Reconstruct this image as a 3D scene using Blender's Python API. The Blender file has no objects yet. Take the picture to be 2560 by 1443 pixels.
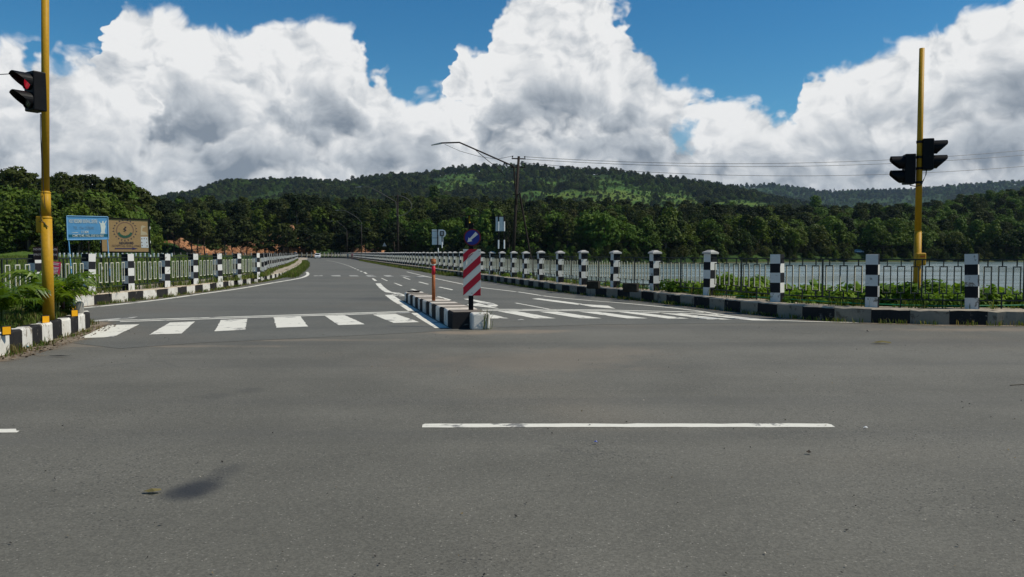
import bpy, bmesh, math, random
import numpy as np
from mathutils import Vector, Matrix

random.seed(7)
rng = np.random.default_rng(11)
SC = bpy.context.scene
COL = SC.collection

# ------------------------------------------------------------------ camera
EYE, F, CX, CY, HZ = 1.6, 2000.0, 1280.0, 721.5, 633.0
PITCH = math.atan((CY - HZ) / F)
cam_d = bpy.data.cameras.new('camera')
cam = bpy.data.objects.new('camera', cam_d)
COL.objects.link(cam)
cam.location = (0, 0, EYE)
cam.rotation_euler = (math.pi / 2 - PITCH, 0, 0)
cam_d.sensor_width = 36.0
cam_d.lens = 36.0 * F / 2560.0
cam_d.clip_start = 0.1
cam_d.clip_end = 30000
SC.camera = cam

# ------------------------------------------------------------------ light settings
SUN_AZ = math.radians(-4.0)      # from +X towards +Y
SUN_EL = math.radians(51.0)
sun_dir = Vector((math.cos(SUN_EL) * math.cos(SUN_AZ), math.cos(SUN_EL) * math.sin(SUN_AZ), math.sin(SUN_EL)))
sd = bpy.data.lights.new('sun', 'SUN')
sd.energy = 4.9
sd.angle = math.radians(0.53)
sd.color = (1.0, 0.935, 0.81)
sun = bpy.data.objects.new('sun', sd)
COL.objects.link(sun)
sun.location = (60, 0, 80)
sun.rotation_euler = sun_dir.to_track_quat('Z', 'Y').to_euler()
SC.view_settings.view_transform = 'Standard'
SC.view_settings.look = 'None'
SC.view_settings.exposure = -0.14
SC.view_settings.gamma = 1.0
SC.view_settings.use_curve_mapping = False
SC.render.engine = 'CYCLES'
SC.cycles.use_denoising = True
SC.cycles.max_bounces = 6
SC.cycles.diffuse_bounces = 3
SC.cycles.glossy_bounces = 3
SC.cycles.transmission_bounces = 3
SC.cycles.transparent_max_bounces = 12
SC.cycles.volume_bounces = 0

# ------------------------------------------------------------------ node helper
class NT:
    def __init__(s, tree):
        s.t = tree; s.n = tree.nodes; s.l = tree.links
    def new(s, typ, **kw):
        nd = s.n.new(typ)
        for k, v in kw.items(): setattr(nd, k, v)
        return nd
    def put(s, sock, val):
        if isinstance(val, bpy.types.NodeSocket): s.l.new(val, sock)
        elif val is not None:
            if hasattr(sock.default_value, '__len__') and not hasattr(val, '__len__'):
                sock.default_value = [val] * 3 + ([1] if len(sock.default_value) == 4 else [])
            elif hasattr(val, '__len__') and len(sock.default_value) == 4 and len(val) == 3:
                sock.default_value = (*val, 1)
            else: sock.default_value = val
    def m(s, op, a, b=None, c=None, clamp=False):
        nd = s.new('ShaderNodeMath', operation=op, use_clamp=clamp)
        for i, v in enumerate((a, b, c)):
            if v is not None: s.put(nd.inputs[i], v)
        return nd.outputs[0]
    def vm(s, op, a, b=None):
        nd = s.new('ShaderNodeVectorMath', operation=op)
        s.put(nd.inputs[0], a)
        if b is not None: s.put(nd.inputs[3] if op == 'SCALE' else nd.inputs[1], b)
        return nd.outputs[1] if op in ('LENGTH', 'DOT_PRODUCT', 'DISTANCE') else nd.outputs[0]
    def xyz(s, x, y, z):
        nd = s.new('ShaderNodeCombineXYZ')
        s.put(nd.inputs[0], x); s.put(nd.inputs[1], y); s.put(nd.inputs[2], z)
        return nd.outputs[0]
    def sep(s, v):
        nd = s.new('ShaderNodeSeparateXYZ'); s.put(nd.inputs[0], v); return nd.outputs
    dims = '3D'
    def noise(s, vec, scale, detail=2, rough=0.5, dist=0.0, color=False):
        nd = s.new('ShaderNodeTexNoise', noise_dimensions=s.dims)
        if vec is not None: s.put(nd.inputs['Vector'], vec)
        nd.inputs['Scale'].default_value = scale; nd.inputs['Detail'].default_value = detail
        nd.inputs['Roughness'].default_value = rough; nd.inputs['Distortion'].default_value = dist
        return nd.outputs[1 if color else 0]
    def voro(s, vec, scale, feature='F1', out=0, detail=0, rough=0.5, smooth=None, rnd=1.0):
        nd = s.new('ShaderNodeTexVoronoi', feature=feature, voronoi_dimensions=s.dims)
        if vec is not None: s.put(nd.inputs['Vector'], vec)
        nd.inputs['Scale'].default_value = scale
        nd.inputs['Detail'].default_value = detail; nd.inputs['Roughness'].default_value = rough
        nd.inputs['Randomness'].default_value = rnd
        if smooth is not None: nd.inputs['Smoothness'].default_value = smooth
        return nd.outputs[out]
    def mr(s, v, a, b, c=0.0, d=1.0, smooth=True):
        nd = s.new('ShaderNodeMapRange', interpolation_type='SMOOTHSTEP' if smooth else 'LINEAR')
        for i, x in enumerate((v, a, b, c, d)): s.put(nd.inputs[i], x)
        return nd.outputs[0]
    def mix(s, f, a, b, blend='MIX'):
        nd = s.new('ShaderNodeMix', data_type='RGBA', blend_type=blend)
        s.put(nd.inputs[0], f); s.put(nd.inputs[6], a); s.put(nd.inputs[7], b)
        return nd.outputs[2]
    def ramp(s, f, stops, interp='LINEAR'):
        nd = s.new('ShaderNodeValToRGB'); s.put(nd.inputs[0], f)
        cr = nd.color_ramp; cr.interpolation = interp
        while len(cr.elements) < len(stops): cr.elements.new(0.5)
        for e, (p, c) in zip(cr.elements, stops):
            e.position = p; e.color = (*c, 1) if hasattr(c, '__len__') else (c, c, c, 1)
        return nd.outputs[0]
    def bump(s, h, strength, dist):
        nd = s.new('ShaderNodeBump'); nd.inputs['Strength'].default_value = strength
        nd.inputs['Distance'].default_value = dist; s.put(nd.inputs['Height'], h)
        return nd.outputs[0]

# ------------------------------------------------------------------ world: Nishita sky and cumulus clouds by direction
def px_az(u): return math.degrees(math.atan((u - CX) / F))
def px_el(u, v):
    dy = (HZ - v) / F
    return math.degrees(math.atan(dy / math.sqrt(1 + ((u - CX) / F) ** 2)))

def build_world():
    w = bpy.data.worlds.new('World'); SC.world = w; w.use_nodes = True
    T = NT(w.node_tree); w.node_tree.nodes.clear(); T.dims = '2D'
    out = T.new('ShaderNodeOutputWorld')
    sky = T.new('ShaderNodeTexSky', sky_type='NISHITA')
    sky.sun_disc = False
    sky.sun_elevation = SUN_EL
    sky.sun_rotation = math.atan2(sun_dir.x, sun_dir.y)
    sky.altitude = 900; sky.air_density = 1.0; sky.dust_density = 0.35; sky.ozone_density = 2.0
    hs = T.new('ShaderNodeHueSaturation'); T.put(hs.inputs['Color'], sky.outputs[0])
    hs.inputs['Saturation'].default_value = 1.35; hs.inputs['Value'].default_value = 1.0
    skyc = T.mix(1.0, hs.outputs[0], (0.76, 1.12, 1.10), 'MULTIPLY')
    bg1 = T.new('ShaderNodeBackground'); T.put(bg1.inputs[0], skyc); bg1.inputs[1].default_value = 0.095
    tc = T.new('ShaderNodeTexCoord')
    d = T.vm('NORMALIZE', tc.outputs['Generated'])
    x, y, z = T.sep(d)
    az = T.m('MULTIPLY', T.m('ARCTAN2', x, y), 57.29578)
    el = T.m('MULTIPLY', T.m('ARCSINE', z), 57.29578)
    p0 = T.xyz(az, T.m('MULTIPLY', el, 1.15), 0.0)
    wob = T.noise(p0, 0.16, 3, 0.55, color=True)
    p = T.vm('ADD', p0, T.vm('SCALE', T.vm('SUBTRACT', wob, (0.5, 0.5, 0.5)), 3.2))
    big = T.noise(p0, 0.055, 2, 0.5)
    wob2 = T.noise(T.vm('ADD', p0, (31.0, 17.0, 0)), 0.42, 3, 0.5)
    azw = T.m('ADD', az, T.m('MULTIPLY', T.m('SUBTRACT', wob2, 0.5), 4.5))

    def curve(pts):
        c = T.new('ShaderNodeFloatCurve')
        T.put(c.inputs[1], T.m('ADD', T.m('DIVIDE', azw, 100.0), 0.5, clamp=True))
        cv = c.mapping.curves[0]
        P = [(px_az(u) / 100.0 + 0.5, max(0.0, px_el(u, v)) / 40.0) for u, v in pts]
        cv.points[0].location = (0.0, P[0][1]); cv.points[1].location = (1.0, P[-1][1])
        for a, b in P: cv.points.new(a, b)
        c.mapping.update()
        return T.m('MULTIPLY', c.outputs[0], 40.0)

    def puff(vec, scale, seed, det=3.0, rough=0.5):
        q = T.vm('ADD', vec, (seed * 13.1, seed * 7.7, seed * 3.3))
        v = T.voro(q, scale, 'F1', 0, det, rough)
        return T.m('SUBTRACT', 1.0, T.m('POWER', v, 1.5))

    inr = T.mr(T.m('ABSOLUTE', az), 40.0, 48.0, 1.0, 0.0)
    outer = T.m('MULTIPLY', T.mr(big, 0.35, 0.7, -2.0, 13.0), 1.0)

    lit = (0.95, 0.955, 0.955); mid = (0.55, 0.59, 0.635); dark = (0.245, 0.29, 0.35)

    def layer(col, alpha, pts, scale, seed, amp, soft, depth, gain, floor_, relk, tint=lit, low=dark, op=1.0):
        top_in = curve(pts)
        top = T.m('ADD', T.m('MULTIPLY', top_in, inr), T.m('MULTIPLY', outer, T.m('SUBTRACT', 1.0, inr)))
        pf = puff(p, scale, seed)
        q = T.vm('ADD', p, (seed * 5.0, seed * 3.0, 0))
        nz = T.noise(q, scale * 0.9, 6, 0.58); nz2 = T.noise(T.vm('ADD', q, (0.35, 0.45, 0)), scale * 0.9, 6, 0.58)
        t = T.m('SUBTRACT', top, el)
        t = T.m('ADD', t, T.m('MULTIPLY', T.m('SUBTRACT', pf, 0.27), amp * 1.15))
        t = T.m('ADD', t, T.m('MULTIPLY', T.m('SUBTRACT', nz, 0.5), amp * 1.6))
        a = T.m('MULTIPLY', T.mr(t, 0.0, soft), op)
        relief = T.m('MULTIPLY', T.m('SUBTRACT', nz, nz2), relk * 2.2)
        pa = puff(q, scale * 1.25, seed + 3, 1.4, 0.5); pb = puff(T.vm('ADD', q, (0.30 / scale, 0.26 / scale, 0)), scale * 1.25, seed + 3, 1.4, 0.5)
        relief = T.m('ADD', relief, T.m('MULTIPLY', T.m('SUBTRACT', pa, pb), relk * 0.42))
        relief = T.m('ADD', relief, T.m('MULTIPLY', T.m('SUBTRACT', pf, 0.30), relk * 0.45))
        soft_n = T.noise(T.vm('ADD', p, (0, seed * 9.0, 0)), scale * 0.5, 3, 0.5)
        base = T.mr(t, -0.2, depth, 1.0, floor_)
        br = T.m('ADD', T.m('MULTIPLY', base, gain), relief)
        br = T.m('ADD', br, T.m('MULTIPLY', T.m('SUBTRACT', soft_n, 0.5), 1.0))
        cc = T.ramp(T.m('ADD', br, 0.0, clamp=True), [(0.0, low), (0.5, mid), (1.0, tint)], 'LINEAR')
        col = T.mix(a, col, cc) if col is not None else cc
        al = a if alpha is None else T.m('MAXIMUM', alpha, a)
        return col, al

    L0 = [(-300, 40), (0, 95), (60, 100), (110, 150), (170, 130), (230, 125), (262, 130), (275, 70), (292, 15), (330, 0), (400, 18),
          (450, 28), (520, 62), (580, 70), (650, 58), (720, 45), (790, 40), (850, 55), (895, 90), (925, 150), (950, 185), (1000, 238),
          (1060, 228), (1115, 215), (1132, 130), (1180, 112), (1208, 130), (1225, 75), (1262, 8), (1300, -35), (1450, -30), (1530, 15),
          (1580, 95), (1630, 150), (1690, 202), (1740, 228), (1800, 240), (1860, 252), (1940, 270), (1988, 292), (2012, 230),
          (2045, 178), (2110, 148), (2200, 118), (2262, 78), (2310, 66), (2370, 40), (2440, 12), (2500, -8), (2560, -30), (2900, -80)]
    L1 = [(-300, 180), (0, 240), (60, 215), (130, 255), (220, 320), (300, 270), (350, 300), (392, 200), (412, 152), (440, 140), (520, 160),
          (600, 188), (640, 218), (690, 200), (720, 170), (800, 200), (850, 190), (930, 250), (1000, 270), (1080, 285), (1165, 330),
          (1200, 260), (1260, 170), (1330, 130), (1450, 150), (1540, 190), (1620, 240), (1700, 262), (1760, 330), (1850, 300), (1950, 310),
          (2010, 300), (2090, 240), (2180, 200), (2280, 215), (2360, 160), (2460, 110), (2560, 90), (2900, 60)]
    L2 = [(-300, 330), (0, 352), (120, 345), (260, 300), (360, 330), (480, 360), (600, 300), (720, 320), (850, 345), (950, 325), (1080, 300),
          (1180, 345), (1300, 310), (1450, 290), (1600, 300), (1730, 372), (1850, 330), (2000, 320), (2150, 300), (2300, 290), (2450, 250), (2560, 240), (2900, 220)]
    L3 = [(-300, 420), (0, 432), (200, 392), (400, 420), (560, 440), (700, 400), (900, 418), (1100, 412), (1300, 372), (1500, 385), (1700, 418),
          (1900, 398), (2100, 392), (2300, 420), (2560, 380), (2900, 360)]
    c, a = layer(None, None, L0, 0.34, 1, 0.85, 0.95, 12.0, 1.0, 0.68, 0.62)
    c, a = layer(c, a, L1, 0.27, 2, 1.1, 1.1, 4.8, 1.0, 0.20, 0.62)
    c, a = layer(c, a, L2, 0.34, 3, 1.15, 1.5, 3.4, 0.95, 0.24, 0.52, op=0.97)
    c, a = layer(c, a, L3, 0.38, 4, 0.9, 1.5, 2.8, 0.90, 0.42, 0.45, op=0.93)
    # small blue gaps in the deck
    for (u, v, ru, rv) in ((1722, 352, 0.75, 1.6), (165, 176, 0.9, 0.55)):
        q = T.vm('DIVIDE', T.vm('SUBTRACT', p, (px_az(u), px_el(u, v) * 1.15, 0)), (ru, rv, 1))
        ql = T.vm('LENGTH', T.vm('MULTIPLY', q, (1, 1, 0)))
        a = T.m('MULTIPLY', a, T.mr(T.m('ADD', ql, T.m('MULTIPLY', T.m('SUBTRACT', T.noise(p0, 0.9, 4, 0.6), 0.5), 1.6)), 0.35, 1.3, 0.25, 1.0))
    # pale air at the horizon
    hz = T.mr(el, 0.0, 5.5, 0.42, 0.0)
    c = T.mix(hz, c, (0.56, 0.62, 0.68))
    below = T.mr(el, -2.0, 0.0, 0.0, 1.0)
    a = T.m('MULTIPLY', a, below)
    bg2 = T.new('ShaderNodeBackground'); T.put(bg2.inputs[0], c); bg2.inputs[1].default_value = 1.0
    ms = T.new('ShaderNodeMixShader')
    T.put(ms.inputs[0], a); T.l.new(bg1.outputs[0], ms.inputs[1]); T.l.new(bg2.outputs[0], ms.inputs[2])
    T.l.new(ms.outputs[0], out.inputs[0])
    w.cycles.sampling_method = 'MANUAL'
    w.cycles.sample_map_resolution = 256
build_world()

# ------------------------------------------------------------------ geometry helpers
def G(u, v, z=0.0):
    """point of the plane at height z that lies towards pixel (u, v) of the photograph"""
    a = (u - CX) / F; b = (CY - v) / F
    cp, sp = math.cos(PITCH), math.sin(PITCH)
    dx, dy, dz = a, cp + b * sp, -sp + b * cp
    t = (z - EYE) / dz
    return Vector((dx * t, dy * t, z))
def A(u, v, y):
    """point at depth y towards pixel (u, v)"""
    a = (u - CX) / F; b = (CY - v) / F
    cp, sp = math.cos(PITCH), math.sin(PITCH)
    t = y / (cp + b * sp)
    return Vector((a * t, y, EYE + (-sp + b * cp) * t))

class MB:
    def __init__(s): s.v = []; s.f = []; s.m = []
    def quad(s, a, b, c, d, m=0):
        i = len(s.v); s.v += [tuple(a), tuple(b), tuple(c), tuple(d)]; s.f.append((i, i + 1, i + 2, i + 3)); s.m.append(m)
    def poly(s, pts, m=0):
        i = len(s.v); s.v += [tuple(p) for p in pts]; s.f.append(tuple(range(i, i + len(pts)))); s.m.append(m)
    def box(s, c, size, m=0, rz=0.0, mt=None, skip=()):
        hx, hy, hz = size[0] / 2, size[1] / 2, size[2] / 2
        cs, sn = math.cos(rz), math.sin(rz)
        i = len(s.v)
        for (a, b, d) in ((-1, -1, -1), (1, -1, -1), (1, 1, -1), (-1, 1, -1), (-1, -1, 1), (1, -1, 1), (1, 1, 1), (-1, 1, 1)):
            x, y = a * hx, b * hy
            s.v.append((c[0] + x * cs - y * sn, c[1] + x * sn + y * cs, c[2] + d * hz))
        fs = {'b': (0, 3, 2, 1), 't': (4, 5, 6, 7), 'f': (0, 1, 5, 4), 'r': (1, 2, 6, 5), 'k': (2, 3, 7, 6), 'l': (3, 0, 4, 7)}
        for k, q in fs.items():
            if k in skip: continue
            s.f.append(tuple(i + j for j in q)); s.m.append(mt.get(k, m) if mt else m)
    def tube(s, p0, p1, r0, r1=None, n=8, m=0, caps=True):
        r1 = r0 if r1 is None else r1
        p0 = Vector(p0); p1 = Vector(p1); ax = (p1 - p0)
        if ax.length < 1e-9: return
        ax.normalize()
        up = Vector((0, 0, 1)) if abs(ax.z) < 0.95 else Vector((1, 0, 0))
        e1 = ax.cross(up).normalized(); e2 = ax.cross(e1)
        i = len(s.v)
        for p, r in ((p0, r0), (p1, r1)):
            for k in range(n):
                t = 2 * math.pi * k / n
                s.v.append(tuple(p + e1 * (r * math.cos(t)) + e2 * (r * math.sin(t))))
        for k in range(n):
            s.f.append((i + k, i + (k + 1) % n, i + n + (k + 1) % n, i + n + k)); s.m.append(m)
        if caps:
            s.f.append(tuple(i + k for k in range(n - 1, -1, -1))); s.m.append(m)
            s.f.append(tuple(i + n + k for k in range(n))); s.m.append(m)
    def path(s, pts, r, n=6, m=0):
        """round tube along a polyline with shared rings"""
        P = [Vector(p) for p in pts]; i0 = len(s.v); K = len(P)
        rr = r if hasattr(r, '__len__') else [r] * K
        for j, p in enumerate(P):
            t = (P[min(j + 1, K - 1)] - P[max(j - 1, 0)]).normalized()
            up = Vector((0, 0, 1)) if abs(t.z) < 0.95 else Vector((1, 0, 0))
            e1 = t.cross(up).normalized(); e2 = t.cross(e1)
            for k in range(n):
                a = 2 * math.pi * k / n
                s.v.append(tuple(p + e1 * (rr[j] * math.cos(a)) + e2 * (rr[j] * math.sin(a))))
        for j in range(K - 1):
            for k in range(n):
                a = i0 + j * n + k; b = i0 + j * n + (k + 1) % n
                s.f.append((a, b, b + n, a + n)); s.m.append(m)
        s.f.append(tuple(i0 + k for k in range(n - 1, -1, -1))); s.m.append(m)
        s.f.append(tuple(i0 + (K - 1) * n + k for k in range(n))); s.m.append(m)
    def prism(s, pts2, y0, y1, m=0, axis='y'):
        """extrude a 2-D outline (x, z) from y0 to y1 (ccw seen from -y)"""
        def mk(a, b, t): return (a, t, b) if axis == 'y' else ((t, a, b) if axis == 'x' else (a, b, t))
        n = len(pts2); i = len(s.v)
        s.v += [mk(a, b, y0) for a, b in pts2] + [mk(a, b, y1) for a, b in pts2]
        s.f.append(tuple(i + k for k in range(n))); s.m.append(m)
        s.f.append(tuple(i + n + k for k in range(n - 1, -1, -1))); s.m.append(m)
        for k in range(n):
            s.f.append((i + k, i + n + k, i + n + (k + 1) % n, i + (k + 1) % n)); s.m.append(m)
    def mesh(s, name, mats, smooth=False):
        me = bpy.data.meshes.new(name)
        me.from_pydata(s.v, [], s.f)
        for mt in mats: me.materials.append(mt)
        if len(mats) > 1: me.polygons.foreach_set('material_index', np.array(s.m, dtype=np.int32))
        if smooth: me.polygons.foreach_set('use_smooth', np.ones(len(s.f), dtype=bool))
        me.update()
        return me

def link(name, me, parent=None, loc=None, rz=None):
    o = bpy.data.objects.new(name, me); COL.objects.link(o)
    if parent is not None: o.parent = parent
    if loc is not None: o.location = loc
    if rz is not None: o.rotation_euler = (0, 0, rz)
    return o
def build(name, mb, mats, parent=None, smooth=False, loc=None, rz=None):
    mats = mats if isinstance(mats, (list, tuple)) else [mats]
    return link(name, mb.mesh(name, mats, smooth), parent, loc, rz)
def tag(o, label=None, cat=None, group=None, kind=None):
    if label: o['label'] = label
    if cat: o['category'] = cat
    if group: o['group'] = group
    if kind: o['kind'] = kind
    return o
def empty(name, loc=(0, 0, 0), rz=0.0):
    o = bpy.data.objects.new(name, None); COL.objects.link(o)
    o.location = loc; o.rotation_euler = (0, 0, rz); o.empty_display_size = 0.2
    return o
def thing(name, label, cat, loc=(0, 0, 0), rz=0.0, group=None):
    return tag(empty(name, loc, rz), label, cat, group)
def bevel(o, w, seg=2):
    m = o.modifiers.new('bevel', 'BEVEL'); m.width = w; m.segments = seg; m.limit_method = 'ANGLE'; m.angle_limit = math.radians(40)
    return o
def text(name, s, size, mat, parent, loc, rot=(math.pi / 2, 0, 0), xs=1.0, align='CENTER', bold=0.0):
    c = bpy.data.curves.new(name, 'FONT'); c.body = s; c.size = size; c.align_x = align; c.align_y = 'CENTER'
    c.extrude = 0.001; c.offset = bold; c.resolution_u = 2
    c.materials.append(mat)
    o = bpy.data.objects.new(name, c); COL.objects.link(o); o.parent = parent
    me = bpy.data.meshes.new_from_object(o); bpy.data.objects.remove(o)
    o = link(name, me, parent); o.location = loc; o.rotation_euler = rot; o.scale = (xs, 1, 1)
    return o
def catmull(P, step):
    P = [Vector((p[0], p[1])) for p in P]; out = []
    for i in range(len(P) - 1):
        a = P[max(i - 1, 0)]; b = P[i]; c = P[i + 1]; d = P[min(i + 2, len(P) - 1)]
        n = max(2, int((c - b).length / step))
        for k in range(n):
            t = k / n
            out.append(0.5 * ((2 * b) + (c - a) * t + (2 * a - 5 * b + 4 * c - d) * t * t + (3 * b - a - 3 * c + d) * t ** 3))
    out.append(P[-1])
    return out
def resample(P, step, start=0.0):
    out = []; acc = 0.0; nxt = start
    for a, b in zip(P[:-1], P[1:]):
        L = (b - a).length
        while nxt <= acc + L:
            t = (nxt - acc) / L; dr = (b - a) / L
            out.append((a + (b - a) * t, dr)); nxt += step
        acc += L
    return out
def offset(P, d):
    """shift to the right of travel by d"""
    out = []
    for i in range(len(P)):
        t = (P[min(i + 1, len(P) - 1)] - P[max(i - 1, 0)]).normalized()
        out.append(P[i] + Vector((t.y, -t.x)) * d)
    return out

# ------------------------------------------------------------------ materials
def newmat(name):
    m = bpy.data.materials.new(name); m.use_nodes = True
    T = NT(m.node_tree); b = T.n['Principled BSDF']
    return m, T, b
def coords(T, kind='Object'): return T.new('ShaderNodeTexCoord').outputs[kind]
def plain(name, col, rough=0.6, metal=0.0, var=0.12, scale=6.0, spec=0.3, bump=0.0):
    m, T, b = newmat(name)
    co = coords(T); n = T.noise(co, scale, 5, 0.6)
    f = T.mr(n, 0.25, 0.75, 1 - var, 1 + var, False)
    T.put(b.inputs['Base Color'], T.mix(1.0, col, T.xyz(f, f, f), 'MULTIPLY'))
    T.put(b.inputs['Roughness'], T.mr(n, 0.2, 0.8, max(0, rough - 0.08), min(1, rough + 0.08), False))
    b.inputs['Metallic'].default_value = metal; b.inputs['Specular IOR Level'].default_value = spec
    if bump: T.put(b.inputs['Normal'], T.bump(T.noise(co, scale * 4, 4, 0.6), 0.6, bump))
    return m
def worn_paint(name, col, under, chip=0.42, scale=5.0, rough=0.7, var=0.12, geo=False, dirt=None, spec=0.15):
    """paint with irregular chips and grime of their own shape"""
    m, T, b = newmat(name)
    co = T.new('ShaderNodeNewGeometry').outputs['Position'] if geo else T.vm('ADD', coords(T), T.vm('SCALE', T.new('ShaderNodeObjectInfo').outputs['Location'], 1.0))
    n1 = T.noise(co, scale, 8, 0.68, 0.4); n2 = T.noise(co, scale * 0.35, 4, 0.6); n3 = T.noise(co, scale * 7, 3, 0.6)
    k = T.m('ADD', T.m('MULTIPLY', n1, 0.72), T.m('MULTIPLY', n2, 0.28))
    chipm = T.mr(k, chip - 0.03, chip + 0.02, 1.0, 0.0)
    v = T.mr(n3, 0.2, 0.8, 1 - var, 1 + var, False)
    base = T.mix(1.0, col, T.xyz(v, v, v), 'MULTIPLY')
    if dirt is not None:
        base = T.mix(T.mr(n2, 0.42, 0.75, 0.0, 0.6), base, dirt)
    T.put(b.inputs['Base Color'], T.mix(chipm, base, under))
    b.inputs['Roughness'].default_value = rough; b.inputs['Specular IOR Level'].default_value = spec
    T.put(b.inputs['Normal'], T.bump(T.m('SUBTRACT', n3, T.m('MULTIPLY', chipm, 0.6)), 0.5, 0.004))
    return m
def asphalt(name, c0, c1, brown, dusts=(), stains=(), pits=1.0):
    m, T, b = newmat(name)
    pos = T.new('ShaderNodeNewGeometry').outputs['Position']
    big = T.noise(pos, 0.09, 4, 0.55); med = T.noise(pos, 0.7, 5, 0.6); streak = T.noise(T.vm('MULTIPLY', pos, (0.06, 0.6, 1)), 1.0, 4, 0.6)
    f = T.m('ADD', T.m('MULTIPLY', big, 0.5), T.m('ADD', T.m('MULTIPLY', med, 0.25), T.m('MULTIPLY', streak, 0.25)))
    col = T.mix(T.mr(f, 0.36, 0.64), c0, c1)
    col = T.mix(T.mr(T.noise(pos, 0.16, 3, 0.5, 0.3), 0.52, 0.72, 0.0, 0.75), col, brown)
    # aggregate: pale and dark stones, pits in rough zones
    v1 = T.new('ShaderNodeTexVoronoi'); T.put(v1.inputs['Vector'], pos); v1.inputs['Scale'].default_value = 75
    cellv = T.sep(v1.outputs['Color'])[0]
    g = T.mr(cellv, 0.0, 1.0, 0.80, 1.2, False)
    col = T.mix(1.0, col, T.xyz(g, g, g), 'MULTIPLY')
    stone = T.m('MULTIPLY', T.mr(cellv, 0.955, 0.965), T.mr(v1.outputs[0], 0.25, 0.4, 1.0, 0.0))
    col = T.mix(T.m('MULTIPLY', stone, 0.75), col, (0.30, 0.28, 0.24))
    zone = T.mr(T.noise(pos, 0.45, 4, 0.6), 0.44, 0.66)
    v2 = T.new('ShaderNodeTexVoronoi'); T.put(v2.inputs['Vector'], T.vm('MULTIPLY', pos, (1.0, 1.4, 1.0))); v2.inputs['Scale'].default_value = 34
    c2 = T.sep(v2.outputs['Color'])[1]
    pit = T.m('MULTIPLY', T.m('MULTIPLY', T.mr(c2, 0.62, 0.72), T.mr(v2.outputs[0], 0.18, 0.42, 1.0, 0.0)), T.m('MULTIPLY', zone, pits))
    col = T.mix(T.m('MULTIPLY', pit, 0.9), col, (0.022, 0.022, 0.022))
    # cracks: warped cell borders, only in places
    cw = T.vm('ADD', pos, T.vm('SCALE', T.noise(pos, 1.3, 5, 0.65, color=True), 0.9))
    ce = T.voro(cw, 0.42, 'DISTANCE_TO_EDGE', 0)
    crack = T.m('MULTIPLY', T.mr(ce, 0.002, 0.010, 1.0, 0.0), T.mr(T.noise(pos, 0.22, 3, 0.5), 0.50, 0.60))
    col = T.mix(T.m('MULTIPLY', crack, 0.22), col, (0.03, 0.03, 0.03))
    trk = T.mr(T.noise(T.vm('MULTIPLY', pos, (0.03, 0.55, 1)), 1.0, 3, 0.55), 0.5, 0.68)
    col = T.mix(T.m('MULTIPLY', trk, 0.30), col, (0.075, 0.074, 0.070))
    sp = T.mr(T.noise(pos, 24, 3, 0.75), 0.64, 0.70)
    col = T.mix(T.m('MULTIPLY', sp, 0.45), col, (0.04, 0.04, 0.042))
    for (sx, sy, rx, ry, k) in dusts:
        q = T.vm('DIVIDE', T.vm('SUBTRACT', pos, (sx, sy, 0)), (rx, ry, 1.0))
        dq = T.vm('LENGTH', T.vm('MULTIPLY', T.vm('ADD', q, T.vm('SCALE', T.vm('SUBTRACT', T.noise(pos, 1.8, 5, 0.65, color=True), (0.5, 0.5, 0.5)), 2.2)), (1, 1, 0)))
        col = T.mix(T.mr(dq, 0.2, 1.2, k, 0.0), col, (0.23, 0.185, 0.135))
    for (sx, sy, rx, ry, k) in stains:
        q = T.vm('DIVIDE', T.vm('SUBTRACT', pos, (sx, sy, 0)), (rx, ry, 1.0))
        wq = T.vm('SCALE', T.vm('SUBTRACT', T.noise(pos, 3.5, 4, 0.6, color=True), (0.5, 0.5, 0.5)), 0.5)
        dq = T.vm('LENGTH', T.vm('MULTIPLY', T.vm('ADD', q, wq), (1, 1, 0)))
        col = T.mix(T.mr(dq, 0.25, 1.15, k, 0.0), col, (0.026, 0.028, 0.031))
    T.put(b.inputs['Base Color'], col)
    b.inputs['Roughness'].default_value = 0.82; b.inputs['Specular IOR Level'].default_value = 0.28
    hgt = T.m('SUBTRACT', T.m('ADD', T.noise(pos, 60, 3, 0.7), T.m('MULTIPLY', cellv, 0.5)), T.m('MULTIPLY', pit, 1.2))
    T.put(b.inputs['Normal'], T.bump(hgt, 0.55, 0.006))
    return m
def leaf(name, dark, light, trans=0.35, rough=0.55, var_scale=0.35, rand=0.35, spec=0.10, patch=None, olive=None):
    m, T, b = newmat(name)
    T.n.remove(b)
    oi = T.new('ShaderNodeObjectInfo')
    gp = T.new('ShaderNodeNewGeometry').outputs['Position']
    n = T.noise(gp, var_scale, 3, 0.6)
    f = T.m('ADD', T.m('MULTIPLY', n, 1 - rand), T.m('MULTIPLY', oi.outputs['Random'], rand))
    col = T.mix(T.mr(f, 0.3, 0.7), dark, light)
    if olive is not None: col = T.mix(T.mr(T.m('FRACT', T.m('MULTIPLY', oi.outputs['Random'], 17.3)), 0.55, 0.95, 0.0, 0.85), col, olive)
    if patch is not None: col = T.mix(T.mr(T.noise(gp, 0.006, 4, 0.6), 0.43, 0.60, 0.0, 0.85), col, patch)
    pr = T.new('ShaderNodeBsdfPrincipled'); T.put(pr.inputs['Base Color'], col)
    pr.inputs['Roughness'].default_value = rough; pr.inputs['Specular IOR Level'].default_value = spec
    tr = T.new('ShaderNodeBsdfTranslucent'); T.put(tr.inputs[0], T.mix(1.0, col, (1.25, 1.25, 0.55), 'MULTIPLY'))
    ms = T.new('ShaderNodeMixShader'); ms.inputs[0].default_value = trans
    T.l.new(pr.outputs[0], ms.inputs[1]); T.l.new(tr.outputs[0], ms.inputs[2])
    T.l.new(ms.outputs[0], T.n['Material Output'].inputs[0])
    return m

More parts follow.
